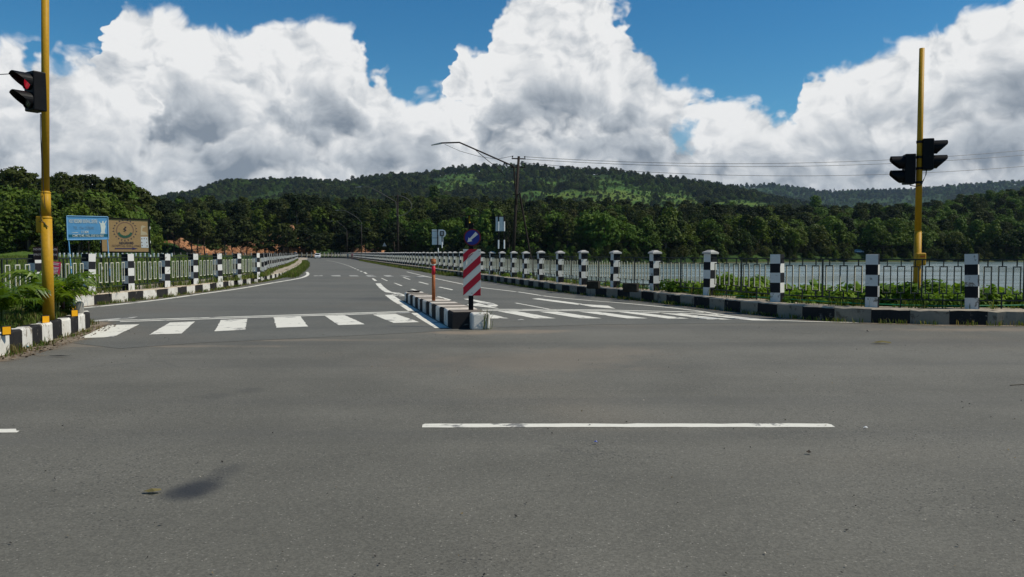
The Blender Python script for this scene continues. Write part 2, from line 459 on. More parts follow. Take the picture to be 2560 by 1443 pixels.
stain0 = G(490, 1222)
MAT = {}
DU = lambda u, v, rx, ry, k: (G(u, v).x, G(u, v).y, rx, ry, k)
DUSTS = [DU(1190, 831, 1.3, 0.5, 0.9), DU(1330, 828, 1.0, 0.4, 0.7), DU(140, 862, 0.7, 1.1, 0.55), DU(230, 838, 0.5, 0.8, 0.4), DU(1500, 880, 1.6, 0.9, 0.32), DU(1330, 905, 2.0, 1.2, 0.32), DU(2450, 824, 2.4, 0.5, 0.6), DU(700, 850, 2.6, 0.2, 0.5), DU(400, 866, 2.2, 0.2, 0.5)]
MAT['asphalt_old'] = asphalt('asphalt_old', (0.098, 0.0935, 0.0765), (0.148, 0.140, 0.115), (0.150, 0.130, 0.098), dusts=DUSTS,
                             stains=[(stain0.x + 0.0, stain0.y + 0.02, 0.20, 0.32, 0.9), (stain0.x - 0.06, stain0.y - 0.10, 0.17, 0.18, 0.6), (stain0.x + 0.05, stain0.y + 0.42, 0.13, 0.30, 0.35),
                                     (G(540, 990).x, G(540, 990).y, 0.20, 0.26, 0.22), (G(625, 975).x, G(625, 975).y, 0.20, 0.24, 0.25),
                                     (G(690, 845).x, G(690, 845).y, 0.3, 0.3, 0.2)])
MAT['asphalt_dam'] = asphalt('asphalt_dam', (0.096, 0.0955, 0.082), (0.134, 0.131, 0.112), (0.130, 0.119, 0.097), pits=0.25, dusts=[DU(1215, 822, 0.7, 0.25, 0.6), DU(250, 826, 0.6, 0.9, 0.45)],
                             stains=[(G(945, 748).x, G(945, 748).y, 1.3, 1.6, 0.35)])
MAT['paint'] = worn_paint('road_paint', (0.66, 0.635, 0.55), (0.20, 0.195, 0.18), 0.428, 2.2, 0.65, 0.08, geo=True)
MAT['paint_old'] = worn_paint('road_paint_old', (0.40, 0.39, 0.35), (0.12, 0.12, 0.11), 0.47, 1.8, 0.7, 0.1, geo=True)
MAT['kw'] = worn_paint('kerb_white', (0.62, 0.60, 0.54), (0.26, 0.225, 0.18), 0.43, 4.0, 0.8, 0.12, dirt=(0.40, 0.36, 0.30))
MAT['kb'] = worn_paint('kerb_black', (0.024, 0.024, 0.025), (0.17, 0.15, 0.125), 0.39, 4.0, 0.85, 0.2, dirt=(0.042, 0.038, 0.033), spec=0.04)
MAT['ktop'] = plain('kerb_top_concrete', (0.42, 0.35, 0.26), 0.9, 0, 0.22, 3.5, 0.2, 0.006)
MAT['concrete'] = plain('concrete', (0.34, 0.315, 0.27), 0.9, 0, 0.25, 2.2, 0.2, 0.006)
MAT['path'] = plain('footpath_concrete', (0.34, 0.285, 0.215), 0.92, 0, 0.28, 1.3, 0.2, 0.008)
MAT['pw'] = worn_paint('post_white', (0.60, 0.595, 0.56), (0.20, 0.18, 0.15), 0.42, 4.0, 0.75, 0.08)
MAT['pb'] = worn_paint('post_black', (0.020, 0.021, 0.024), (0.22, 0.205, 0.18), 0.385, 4.0, 0.8, 0.2, spec=0.06)
MAT['cap'] = plain('post_cap_grey', (0.36, 0.35, 0.33), 0.85, 0, 0.25, 8, 0.2, 0.004)
MAT['iron'] = plain('fence_black_iron', (0.016, 0.022, 0.020), 0.55, 0, 0.3, 9)
MAT['cream'] = worn_paint('fence_cream', (0.56, 0.545, 0.43), (0.07, 0.065, 0.055), 0.40, 14.0, 0.6, 0.1)
MAT['yellow'] = worn_paint('signal_yellow', (0.42, 0.23, 0.014), (0.16, 0.10, 0.04), 0.33, 3.0, 0.5, 0.14)
MAT['black'] = plain('black_plastic', (0.006, 0.006, 0.007), 0.5, 0, 0.2, 8, 0.12)
MAT['wire'] = plain('wire_black', (0.015, 0.015, 0.017), 0.5, 0, 0.1, 8)
MAT['rust'] = plain('rusty_orange', (0.33, 0.105, 0.035), 0.7, 0, 0.35, 14, 0.3, 0.003)
MAT['red'] = worn_paint('sign_red', (0.42, 0.018, 0.035), (0.5, 0.42, 0.38), 0.30, 5, 0.45, 0.1)
MAT['refl'] = worn_paint('sign_white', (0.66, 0.63, 0.55), (0.3, 0.27, 0.24), 0.30, 6, 0.45, 0.06)
MAT['blue'] = plain('roundel_blue', (0.010, 0.022, 0.20), 0.4, 0, 0.1, 5)
MAT['darkred'] = plain('roundel_rim_red', (0.13, 0.010, 0.014), 0.45, 0, 0.2, 5)
MAT['white'] = plain('white_panel', (0.66, 0.67, 0.67), 0.6, 0, 0.08, 3)
MAT['signblue'] = plain('signboard_blue', (0.12, 0.34, 0.60), 0.55, 0, 0.10, 2.5)
MAT['signtan'] = worn_paint('signboard_tan', (0.40, 0.255, 0.12), (0.55, 0.46, 0.32), 0.31, 1.6, 0.7, 0.15)
MAT['ink'] = plain('dark_lettering', (0.05, 0.035, 0.06), 0.7, 0, 0.2, 5)
MAT['inkfaint'] = plain('faded_lettering', (0.22, 0.13, 0.085), 0.7, 0, 0.2, 5)
MAT['greenink'] = plain('green_lettering', (0.03, 0.10, 0.065), 0.7, 0, 0.2, 5)
MAT['letter'] = plain('white_lettering', (0.72, 0.76, 0.70), 0.7, 0, 0.12, 6)
MAT['letterfaint'] = plain('faded_yellow_lettering', (0.20, 0.36, 0.50), 0.7, 0, 0.2, 6)
MAT['teal'] = plain('teal_band', (0.012, 0.12, 0.17), 0.6, 0, 0.15, 4)
MAT['brown'] = plain('brown_plate', (0.06, 0.025, 0.018), 0.6, 0, 0.2, 6)
MAT['pink'] = plain('pink_plate', (0.55, 0.04, 0.10), 0.5, 0, 0.15, 6)
MAT['steel'] = plain('galvanised_steel', (0.30, 0.31, 0.32), 0.5, 0.5, 0.15, 6)
MAT['greysteel'] = plain('grey_weathered_steel', (0.13, 0.125, 0.12), 0.65, 0.2, 0.2, 4)
MAT['darksteel'] = plain('dark_weathered_steel', (0.030, 0.023, 0.020), 0.75, 0.0, 0.3, 4, 0.1)
MAT['reflector'] = plain('reflector_yellow', (0.80, 0.38, 0.006), 0.35, 0, 0.06, 6)
MAT['rubber'] = plain('black_rubber', (0.015, 0.015, 0.015), 0.8, 0, 0.2, 6)
MAT['greenpipe'] = plain('green_hose', (0.012, 0.20, 0.075), 0.45, 0, 0.15, 4)
MAT['carwhite'] = plain('car_paint_white', (0.78, 0.78, 0.77), 0.25, 0, 0.03, 2, 0.5)
MAT['carblue'] = plain('car_paint_blue', (0.03, 0.07, 0.33), 0.3, 0, 0.05, 2, 0.5)
MAT['glass'] = plain('dark_glass', (0.02, 0.024, 0.028), 0.08, 0, 0.05, 2, 0.6)
MAT['lamp'] = plain('headlamp', (0.6, 0.62, 0.62), 0.15, 0.2, 0.05, 3, 0.6)
MAT['rock'] = plain('pale_rock', (0.46, 0.38, 0.27), 0.9, 0, 0.25, 8, 0.2, 0.01)
MAT['trunk'] = plain('bark', (0.075, 0.058, 0.045), 0.9, 0, 0.35, 3, 0.1, 0.02)
MAT['palebark'] = plain('pale_bark', (0.16, 0.14, 0.115), 0.9, 0, 0.3, 3, 0.1, 0.02)
MAT['soil'] = plain('orange_soil', (0.46, 0.195, 0.085), 0.95, 0, 0.35, 0.35, 0.1, 0.15)
MAT['dirt'] = plain('dirt', (0.20, 0.155, 0.11), 0.95, 0, 0.25, 3, 0.1, 0.01)
MAT['tin'] = plain('tin_roof', (0.10, 0.09, 0.085), 0.5, 0.3, 0.3, 2)
MAT['housewall'] = plain('house_wall', (0.62, 0.60, 0.56), 0.85, 0, 0.1, 1)
MAT['housewindow'] = plain('house_window_dark', (0.03, 0.035, 0.04), 0.3, 0, 0.1, 1)
MAT['treeleaf'] = leaf('tree_leaves', (0.010, 0.022, 0.004), (0.085, 0.122, 0.014), 0.24, 0.6, 0.05, 0.62, patch=(0.080, 0.140, 0.020), olive=(0.060, 0.058, 0.016))
MAT['pineleaf'] = leaf('feathery_leaves', (0.012, 0.020, 0.005), (0.050, 0.062, 0.013), 0.2, 0.65, 0.06, 0.5)
MAT['bushleaf'] = leaf('bush_leaves', (0.070, 0.145, 0.013), (0.20, 0.30, 0.030), 0.42, 0.5, 2.5, 0.25)
MAT['palmleaf'] = leaf('palm_leaves', (0.055, 0.115, 0.012), (0.16, 0.235, 0.022), 0.40, 0.4, 2.0, 0.2, 0.4)
MAT['grass'] = leaf('grass_blades', (0.055, 0.10, 0.016), (0.13, 0.165, 0.035), 0.4, 0.6, 1.2, 0.1)
MAT['drygrass'] = leaf('dry_grass', (0.14, 0.12, 0.045), (0.24, 0.20, 0.09), 0.4, 0.6, 1.2, 0.1)

# ------------------------------------------------------------------ layout curves (metres; camera stands at the origin, looks along +Y)
PR_K = [(150, 16.9), (60, 17.1), (22, 17.3), (11.25, 17.6), (9.2, 17.95), (7.6, 18.6), (6.6, 20.0), (5.86, 22.5), (4.3, 26.9), (1.98, 33), (-1.9, 47.8),
        (-7.2, 69), (-12.8, 91), (-24.2, 138), (-36.2, 188), (-47.5, 235), (-58, 260), (-78, 276), (-110, 284), (-210, 292)]
PL_K = [(-12.9, 23.6), (-12.75, 26), (-12.6, 28.6), (-12.8, 33), (-13.3, 39), (-15, 51.6), (-18, 65), (-22, 82), (-29.7, 113), (-38, 145), (-49.5, 193), (-59, 228),
        (-71, 246), (-92, 258), (-125, 265), (-210, 270)]
PR = catmull(PR_K, 1.0); PL = catmull(PL_K, 1.0)
PLANTER = [Vector(p) for p in ((-20, 9.3), (-8.6, 10.6), (-7.95, 12.2), (-8.35, 14.2), (-8.85, 16.4), (-9.15, 17.3), (-9.75, 18.1), (-11.0, 19.3), (-12.2, 20.6), (-12.6, 22.2), (-12.7, 23.4), (-20, 23.4))]
LEFT_EDGE = [Vector((-150, 9.0))] + PLANTER[0:11]
ROADPOLY = [Vector((-150, -14)), Vector((150, -14))] + PR + PL[::-1] + LEFT_EDGE[::-1]

def inside(px, py, poly):
    r = np.zeros(px.shape, bool); n = len(poly)
    for i in range(n):
        a = poly[i]; b = poly[(i + 1) % n]
        if a.y == b.y: continue
        c = ((a.y > py) != (b.y > py)) & (px < (b.x - a.x) * (py - a.y) / (b.y - a.y) + a.x)
        r ^= c
    return r
def pdist(px, py, P):
    d = np.full(px.shape, 1e9)
    for a, b in zip(P[:-1], P[1:]):
        ex, ey = b.x - a.x, b.y - a.y; L2 = ex * ex + ey * ey
        if L2 == 0: continue
        t = np.clip(((px - a.x) * ex + (py - a.y) * ey) / L2, 0, 1)
        d = np.minimum(d, np.hypot(px - a.x - t * ex, py - a.y - t * ey))
    return d
def sm(t): t = np.clip(t, 0, 1); return t * t * (3 - 2 * t)
def vnoise(x, y, s, seed=0):
    """smooth value noise"""
    r = np.random.default_rng(seed + 100).random((256, 256))
    X = x / s; Y = y / s; i = np.floor(X).astype(int); j = np.floor(Y).astype(int)
    fx = sm(X - i); fy = sm(Y - j)
    g = lambda a, b: r[a % 256, b % 256]
    return (g(i, j) * (1 - fx) + g(i + 1, j) * fx) * (1 - fy) + (g(i, j + 1) * (1 - fx) + g(i + 1, j + 1) * fx) * fy
def fbm(x, y, s, seed=0, o=4):
    t = 0; a = 1; n = 0
    for k in range(o):
        t = t + a * vnoise(x, y, s / 2 ** k, seed + k); n += a; a *= 0.5
    return t / n - 0.5

# hills, described by bearing (u = bearing on the photograph) and distance
UK = np.array([-1500, -600, 0, 60, 110, 230, 290, 340, 392, 500, 600, 760, 860, 960, 1080, 1200, 1500, 1700, 2000, 2300, 2560, 3000, 3800])
Y0 = np.array([125, 125, 130, 130, 132, 138, 150, 165, 285, 297, 297, 297, 297, 285, 262, 245, 236, 255, 300, 313, 318, 330, 330])
H0 = np.array([1.0, 1.0, 0.9, 0.9, 0.9, 0.9, 0.9, 0.8, 0.3, 0.1, 0.0, 0.0, 0.0, -4, -4, -4, -4, -4, -4, -4, -4, -4, -4])
HB = np.array([3.0, 3.0, 2.4, 2.4, 2.4, 2.4, 2.4, 3.0, 5.5, 5.2, 5.6, 10.5, 2.2, 5.5, 1.2, 1.0, 1.0, 1.2, 1.5, 1.2, 1.2, 1.5, 1.5])
Y1 = np.array([330, 330, 330, 330, 330, 335, 340, 345, 400, 470, 520, 560, 560, 560, 560, 560, 560, 560, 560, 560, 620, 650, 650])
VT = np.array([390, 405, 432, 440, 462, 460, 474, 476, 486, 503, 508, 512, 513, 512, 500, 512, 524, 528, 530, 524, 478, 450, 430])
HT1 = np.maximum(1.6 + (HZ - VT) / F * Y1 - np.where(UK < 400, 16.5, np.where(UK < 650, 13.0, 10.0)), 4)
FU = np.array([-1500, 300, 440, 480, 520, 570, 640, 700, 770, 860, 920, 1000, 1080, 1130, 1180, 1250, 1300, 1340, 1390, 1410, 1480, 1530, 1600, 1680, 1750, 1830, 1900, 1960, 2050, 2200, 3800])
FV = np.array([560, 525, 500, 497, 484, 467, 469, 464, 462, 469, 456, 449, 444, 434, 431, 428, 424, 422, 438, 434, 437, 436, 449, 457, 469, 482, 494, 509, 529, 550, 560])
RU = np.array([-1500, 500, 1500, 1640, 1700, 1760, 1830, 1880, 1920, 2000, 2080, 2170, 2280, 2340, 2400, 2460, 2560, 2800, 3800])
RV = np.array([560, 540, 500, 470, 459, 459, 471, 471, 469, 479, 488, 483, 481, 474, 470, 464, 463, 452, 440])
YF, YR = 2000.0, 4600.0

def far_h(x, y):
    yy = np.maximum(y, 60.0); u = CX + F * x / yy
    y0 = np.interp(u, UK, Y0); h0 = np.interp(u, UK, H0); hb = np.interp(u, UK, HB); y1 = np.interp(u, UK, Y1); h1 = np.interp(u, UK, HT1)
    h3 = 1.6 + (HZ - np.interp(u, FU, FV)) / F * YF; h4 = 1.6 + (HZ - np.interp(u, RU, RV)) / F * YR
    yb = y0 + 14
    h = h0 + (hb - h0) * sm((y - y0) / 14)
    k = np.clip((y - yb) / (y1 - yb), 0, 1)
    h = np.where(y > yb, hb + (h1 - hb) * (0.55 * k + 0.45 * sm(k)), h)
    h2 = 0.45 * h1
    h = np.where(y > y1, h1 + (h2 - h1) * sm((y - y1) / 300), h)
    k = np.clip((y - 1000) / (YF - 1000), 0, 1)
    h = np.where(y > 1000, np.maximum(h2 + (h3 - h2) * (0.7 * k + 0.3 * sm(k)), 0), h)
    h5 = 0.45 * h3
    h = np.where(y > YF, h3 + (h5 - h3) * sm((y - YF) / 700), h)
    k = np.clip((y - 3000) / (YR - 3000), 0, 1)
    h = np.where(y > 3000, h5 + (h4 - h5) * (0.6 * k + 0.4 * sm(k)), h)
    h = np.where(y > YR, h4 * (1 - 0.6 * sm((y - YR) / 2500)), h)
    n = fbm(x, y, 60, 3) * np.interp(y, [150, 400, 900], [0.5, 5, 7]) + fbm(x, y, 320, 9) * np.interp(y, [900, 1600, YF - 150, YF, YF + 200, 3200, YR - 600, YR], [0, 60, 45, 6, 45, 110, 110, 8])
    amp = sm((y - yb - 8) / 60)
    return h + n * amp

def terrain_h(x, y):
    x = np.asarray(x, float); y = np.asarray(y, float); shp = x.shape
    x = x.ravel(); y = y.ravel()
    h = far_h(x, y)
    yy = np.maximum(y, 60.0); y0 = np.interp(CX + F * x / yy, UK, Y0)
    near = (y < 345) & (np.abs(x) < 420)
    nx, ny = x[near], y[near]
    ins = inside(nx, ny, ROADPOLY)
    PRs = PR[::3] + [PR[-1]]; PLs = LEFT_EDGE + PL[::3] + [PL[-1]]
    dR = pdist(nx, ny, PRs); dL = pdist(nx, ny, PLs)
    lake = -0.16 - 3.84 * sm((dR - 2.0) / 12)
    field = -0.22 + 0.25 * sm((dL - 2.2) / 3) + 0.95 * sm((ny - 45) / 70) * (nx < 0) * sm((dL - 3) / 14)
    nb = np.where(dR < dL, lake, field) + fbm(nx, ny, 5, 21) * 0.18 * sm((np.minimum(dR, dL) - 2.2) / 3)
    hn = h[near]; beyond = ny > y0[near]
    hn = np.where(beyond, hn, nb)
    # the banks of the dam road blend into the far shore
    edge = sm((np.minimum(dR, dL) - 2.5) / 10)
    hn = np.where(beyond, -0.2 * (1 - edge) + hn * edge, hn)
    hn = np.where(ins, -0.14, hn)
    h[near] = hn
    h = np.where((y < 17) & ~near, 0.2, h)
    h = np.where(y < -14, -0.04, h)
    h = np.where((y >= 17) & ~near & (y < y0), np.where(x > 0, -4.0, 0.9), h)
    return h.reshape(shp)
def th(x, y): return float(terrain_h(np.array([x]), np.array([y]))[0])
def hit(u, v):
    """where the line of sight of a pixel meets the land"""
    d = np.concatenate([np.arange(110, 700, 2.0), np.arange(700, 5200, 15.0)])
    a = (u - CX) / F; b = (CY - v) / F; cp, sp = math.cos(PITCH), math.sin(PITCH)
    s = d / (cp + b * sp); xs = a * s; zs = EYE + (-sp + b * cp) * s
    hh = terrain_h(xs, d); w = np.nonzero(hh >= zs)[0]
    i = w[0] if len(w) else len(d) - 1
    return Vector((xs[i], d[i], hh[i]))

def fields_mask(x, y):
    """open grassy clearings on the hills"""
    u = CX + F * x / np.maximum(y, 60.0); m = np.zeros(x.shape)
    n = fbm(x, y, 140, 31) * 1.0
    for (uc, yc, ru, ry) in ((1560, 1620, 85, 270), (1690, 1600, 55, 230), (1150, 1890, 60, 80), (1640, 1330, 140, 100), (1420, 1500, 80, 120), (1130, 1700, 45, 120), (1370, 1720, 40, 90),
                             (1850, 1500, 90, 150), (1500, 1450, 45, 130), (1330, 1480, 70, 110), (1100, 1650, 60, 90), (930, 1700, 50, 70), (1250, 1750, 40, 60), (1750, 1380, 60, 80)):
        q = np.hypot((u - uc) / ru, (y - yc) / ry) + n
        m = np.maximum(m, 1 - sm((q - 0.75) / 0.4))
    for (uc, yc, ru, ry) in ((2290, 330, 90, 5), (1960, 330, 50, 6)):
        q = np.hypot((u - uc) / ru, (y - yc) / ry) + n * 0.6
        m = np.maximum(m, 1 - sm((q - 0.75) / 0.4))
    return m

# ------------------------------------------------------------------ ground sheet
def make_ground():
    tx = np.linspace(-1, 1, 620); ty = np.linspace(0, 1, 640)
    x = 26 * np.sinh(tx * math.asinh(5200 / 26)); y = -60 + 60 * np.sinh(ty * math.asinh(7600 / 60))
    X, Y = np.meshgrid(x, y); Z = terrain_h(X, Y); fm = fields_mask(X, Y)
    nx, ny = len(x), len(y)
    me = bpy.data.meshes.new('ground')
    co = np.stack([X, Y, Z], -1).reshape(-1, 3)
    i = np.arange(nx * ny).reshape(ny, nx)
    q = np.stack([i[:-1, :-1], i[:-1, 1:], i[1:, 1:], i[1:, :-1]], -1).reshape(-1, 4)
    me.vertices.add(len(co)); me.vertices.foreach_set('co', co.ravel().astype(np.float32))
    me.loops.add(q.size); me.loops.foreach_set('vertex_index', q.ravel().astype(np.int32))
    me.polygons.add(len(q)); me.polygons.foreach_set('loop_start', np.arange(0, q.size, 4, dtype=np.int32))
    me.polygons.foreach_set('use_smooth', np.ones(len(q), bool))
    at = me.attributes.new('field', 'FLOAT', 'POINT'); at.data.foreach_set('value', fm.ravel().astype(np.float32))
    me.update(); me.validate()
    m, T, b = newmat('ground_vegetation')
    pos = T.new('ShaderNodeNewGeometry').outputs['Position']
    fa = T.new('ShaderNodeAttribute', attribute_name='field').outputs['Fac']
    yv = T.sep(pos)[1]
    n1 = T.noise(pos, 0.05, 5, 0.65); n2 = T.noise(pos, 1.2, 4, 0.6); n3 = T.noise(pos, 0.012, 5, 0.65)
    dk = T.mix(T.mr(n1, 0.35, 0.65), (0.018, 0.040, 0.010), (0.040, 0.072, 0.016))
    gr = T.mix(T.mr(n2, 0.3, 0.7), (0.055, 0.105, 0.018), (0.10, 0.15, 0.03))
    nearf = T.mr(yv, 125.0, 165.0, 1.0, 0.0)
    col = T.mix(nearf, dk, gr)
    fcol = T.mix(T.mr(n3, 0.42, 0.62), (0.046, 0.098, 0.018), (0.105, 0.150, 0.026))
    col = T.mix(fa, col, fcol)
    mud = T.mr(T.sep(pos)[2], -2.2, -1.2, 1.0, 0.0)
    col = T.mix(mud, col, (0.11, 0.085, 0.055))
    T.put(b.inputs['Base Color'], col); b.inputs['Roughness'].default_value = 0.95; b.inputs['Specular IOR Level'].default_value = 0.1
    T.put(b.inputs['Normal'], T.bump(T.noise(pos, 0.25, 5, 0.7), 0.8, 1.2))
    me.materials.append(m)
    tag(link('ground', me), 'grassy ground, lake banks and wooded hills', kind='structure')
make_ground()

# ------------------------------------------------------------------ lake
def make_lake():
    mb = MB(); W = -1.85
    pts = [(-40, 262), (40, 262), (120, 350), (500, 360), (500, 20), (9, 20.5), (7, 28), (4, 40), (0, 56), (-8, 90), (-22, 150), (-36, 205)]
    mb.poly([(x, y, W) for x, y in pts[::-1]])
    m, T, b = newmat('lake_water')
    pos = T.new('ShaderNodeNewGeometry').outputs['Position']
    n = T.noise(T.vm('MULTIPLY', pos, (1.0, 0.45, 1)), 1.1, 5, 0.6); n2 = T.noise(T.vm('MULTIPLY', pos, (0.02, 0.09, 1)), 1.0, 3, 0.5)
    T.put(b.inputs['Base Color'], (0.14, 0.185, 0.165)); b.inputs['IOR'].default_value = 1.33
    T.put(b.inputs['Roughness'], T.mr(n2, 0.4, 0.6, 0.16, 0.28))
    b.inputs['Specular IOR Level'].default_value = 0.5
    o = build('lake', mb, m); tag(o, 'still grey blue lake beyond the fence', kind='structure')
make_lake()

# ------------------------------------------------------------------ roads
SEAM = [Vector((-8.45, 14.6)), G(300, 872).to_2d(), G(500, 858).to_2d(), G(760, 846).to_2d(), G(960, 836).to_2d(), G(1130, 827).to_2d(), G(1240, 820).to_2d(), G(1500, 812).to_2d(),
        G(1800, 809).to_2d(), G(2050, 807).to_2d(), G(2300, 812.5).to_2d()]
i_s = min(range(len(PR)), key=lambda i: (PR[i] - SEAM[-1]).length)
mb = MB(); mb.poly([(p.x, p.y, 0.0) for p in ROADPOLY])
o = build('road', mb, MAT['asphalt_old']); tag(o, 'grey worn asphalt of the junction in the foreground', kind='structure')
mb = MB(); DAM = SEAM + PR[i_s:] + PL[::-1] + [p for p in LEFT_EDGE[::-1] if p.y > 14.6]
mb.poly([(p.x, p.y, 0.004) for p in DAM])
o = build('road', mb, MAT['asphalt_dam']); tag(o, 'bluish asphalt of the road running along the dam', kind='structure')

# ------------------------------------------------------------------ strips of dust and litter beside the kerbs
def dirt_mat():
    m, T, b = newmat('gutter_dust'); uv = T.new('ShaderNodeUVMap').outputs[0]; ac = T.sep(uv)[0]
    pos = T.new('ShaderNodeNewGeometry').outputs['Position']
    n = T.noise(pos, 2.2, 6, 0.65); n2 = T.noise(pos, 22, 4, 0.7)
    col = T.mix(n, (0.17, 0.135, 0.10), (0.30, 0.245, 0.18))
    col = T.mix(T.mr(n2, 0.6, 0.68), col, (0.055, 0.045, 0.035))
    T.put(b.inputs['Base Color'], col); b.inputs['Roughness'].default_value = 0.95; b.inputs['Specular IOR Level'].default_value = 0.1
    k = T.m('ADD', T.m('SUBTRACT', 1.0, ac), T.m('MULTIPLY', T.m('SUBTRACT', n, 0.5), 1.5))
    T.put(b.inputs['Alpha'], T.m('MULTIPLY', T.mr(k, 0.30, 0.75), T.mr(n2, 0.35, 0.6, 0.55, 1.0)))
    T.put(b.inputs['Normal'], T.bump(n2, 0.6, 0.012))
    return m
MAT['gutter'] = dirt_mat()
def strip(name, P, w0, w1, z, mat, label=None, side=1):
    """ribbon along P; its UV x runs from 0 at the kerb to 1 at the outer edge"""
    Q = offset(P, -side * (w1)) ; B = offset(P, -side * w0)
    mb = MB()
    for i in range(len(P) - 1):
        mb.quad((B[i].x, B[i].y, z), (B[i + 1].x, B[i + 1].y, z), (Q[i + 1].x, Q[i + 1].y, z), (Q[i].x, Q[i].y, z))
    me = mb.mesh(name, [mat]); uv = me.uv_layers.new(name='UVMap')
    d = np.tile(np.array([0, 0, 0, 0, 1, 0, 1, 0], np.float32), len(me.polygons)); uv.data.foreach_set('uv', d)
    o = link(name, me); tag(o, label, kind='stuff'); return o
i80 = max(i for i in range(len(PR)) if PR[i].y < 120)
strip('gutter_dust', PR[:i80], -0.02, 0.55, 0.0075, MAT['gutter'], 'tan dust along the kerb beside the lake fence', 1)
strip('gutter_dust', [p for p in PL if p.y < 140], -0.02, 0.45, 0.0075, MAT['gutter'], 'tan dust along the kerb below the billboards', -1)
strip('gutter_dust', catmull(PLANTER[1:9], 0.4), -0.02, 0.95, 0.0075, MAT['gutter'], 'tan dust and litter along the palm planter kerb', -1)

# ------------------------------------------------------------------ kerbs made of painted blocks
def kerb_variant(k, top):
    r = random.Random(k); h = 0.34; w = 0.22
    mb = MB(); n = 4
    for j in range(n):
        x0 = -0.5 + j / n; x1 = x0 + 1 / n
        f = lambda t: 0.012 * r.uniform(-1, 1)
        if j == 0: a = f(0), f(0)
        b = f(0), f(0)
        zt0, zt1 = h + a[0], h + b[0]; y0, y1 = a[1], b[1]; bt = 0.03
        mb.quad((x0, y0, -0.05), (x1, y1, -0.05), (x1, y1 + 0.004, zt1 - bt), (x0, y0 + 0.004, zt0 - bt), 0)
        mb.quad((x0, y0 + 0.004, zt0 - bt), (x1, y1 + 0.004, zt1 - bt), (x1, y1 + 0.03, zt1), (x0, y0 + 0.03, zt0), 0 if top else 1)
        mb.quad((x0, y0 + 0.03, zt0), (x1, y1 + 0.03, zt1), (x1, w, zt1 - 0.005), (x0, w, zt0 - 0.005), 0 if top else 1)
        a = b
    mb.quad((-0.5, 0, -0.05), (-0.5, 0, h - 0.02), (-0.5, w, h - 0.02), (-0.5, w, -0.05), 0)
    mb.quad((0.5, 0, -0.05), (0.5, w, -0.05), (0.5, w, h - 0.02), (0.5, 0, h - 0.02), 0)
    return mb
MAT['kd'] = worn_paint('kerb_white_shaded_grimy', (0.25, 0.215, 0.165), (0.13, 0.105, 0.08), 0.43, 3.4, 0.85, 0.15, dirt=(0.20, 0.17, 0.14))  # grimy kerb white; the lake side's shade is darkened into its colour
KV = {}
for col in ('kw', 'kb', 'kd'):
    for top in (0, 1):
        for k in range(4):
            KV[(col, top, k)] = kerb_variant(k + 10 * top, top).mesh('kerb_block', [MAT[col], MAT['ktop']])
def kerb(name, label, P, step, side, ymax, top=0, first=0, wk='kw'):
    """side +1: the land lies to the right of travel"""
    root = empty(name); tag(root, label, kind='structure')
    pts = resample(P, step); far = MB(); r = random.Random(len(P))
    for i in range(len(pts) - 1):
        a = pts[i][0]; b = pts[i + 1][0]; d = (b - a); L = d.length; d /= L; c = (a + b) / 2
        white = (i + first) % 2 == 0
        if a.y < ymax:
            me = KV[(wk if white else 'kb', top, r.randrange(4))]
            o = bpy.data.objects.new('kerb_block', me); COL.objects.link(o); o.parent = root
            rz = math.atan2(d.y, d.x) + (math.pi if side > 0 else 0)
            o.location = (c.x, c.y, r.uniform(-0.012, 0.012)); o.rotation_euler = (0, 0, rz + r.uniform(-0.008, 0.008))
            o.scale = (L - 0.006, 1, 1)
        else:
            nrm = Vector((d.y, -d.x)) * side
            cc = c + nrm * 0.11
            far.box((cc.x, cc.y, 0.15), (L, 0.22, 0.37), 0 if white else 1, math.atan2(d.y, d.x), {'t': 2})
    if far.f:
        o = build('kerb_run', far, [MAT[wk], MAT['kb'], MAT['ktop']], root); o['kind'] = 'stuff'
    return root
i0 = next(i for i in range(len(PR)) if PR[i].x < 16)
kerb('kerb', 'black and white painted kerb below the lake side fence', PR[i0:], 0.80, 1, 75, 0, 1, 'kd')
kerb('kerb', 'black and white painted kerb below the billboards', PL, 0.95, -1, 100, 0, 0)
PK = catmull(PLANTER[0:10], 0.15)
i1 = next(i for i in range(len(PK)) if PK[i].x > -12)
kerb('kerb', 'low black and white kerb round the palm planter', PK[i1:], 0.52, -1, 100, 1, 1)

# footpaths behind the kerbs
def ribbon(name, P, d0, d1, z, mat, label, drop=0.5, side=1):
    a = offset(P, d0 * side); b = offset(P, d1 * side); mb = MB()
    for i in range(len(P) - 1):
        q = [(a[i].x, a[i].y, z), (a[i + 1].x, a[i + 1].y, z), (b[i + 1].x, b[i + 1].y, z), (b[i].x, b[i].y, z)]
        if side > 0: q = q[::-1]
        mb.quad(*q)
        e = [(b[i].x, b[i].y, z), (b[i + 1].x, b[i + 1].y, z), (b[i + 1].x, b[i + 1].y, z - drop), (b[i].x, b[i].y, z - drop)]
        mb.quad(*e)
    o = build(name, mb, mat); tag(o, label, kind='structure'); return o
ribbon('footpath', PR[i0 - 3:], 0.21, 1.0, 0.327, MAT['path'], 'narrow dusty concrete footpath under the lake side fence', 0.6, 1)
ribbon('footpath', PL, 0.21, 2.0, 0.327, MAT['path'], 'brown footpath beside the billboard side fence', 0.6, -1)
mb = MB(); mb.poly([(p.x, p.y, 0.29) for p in offset(PLANTER, -0.2)][::1])
o = build('planter_soil', mb, plain('planter_soil', (0.075, 0.062, 0.04), 0.95, 0, 0.4, 2.0, 0.1, 0.03)); tag(o, 'soil of the palm planter', kind='structure')

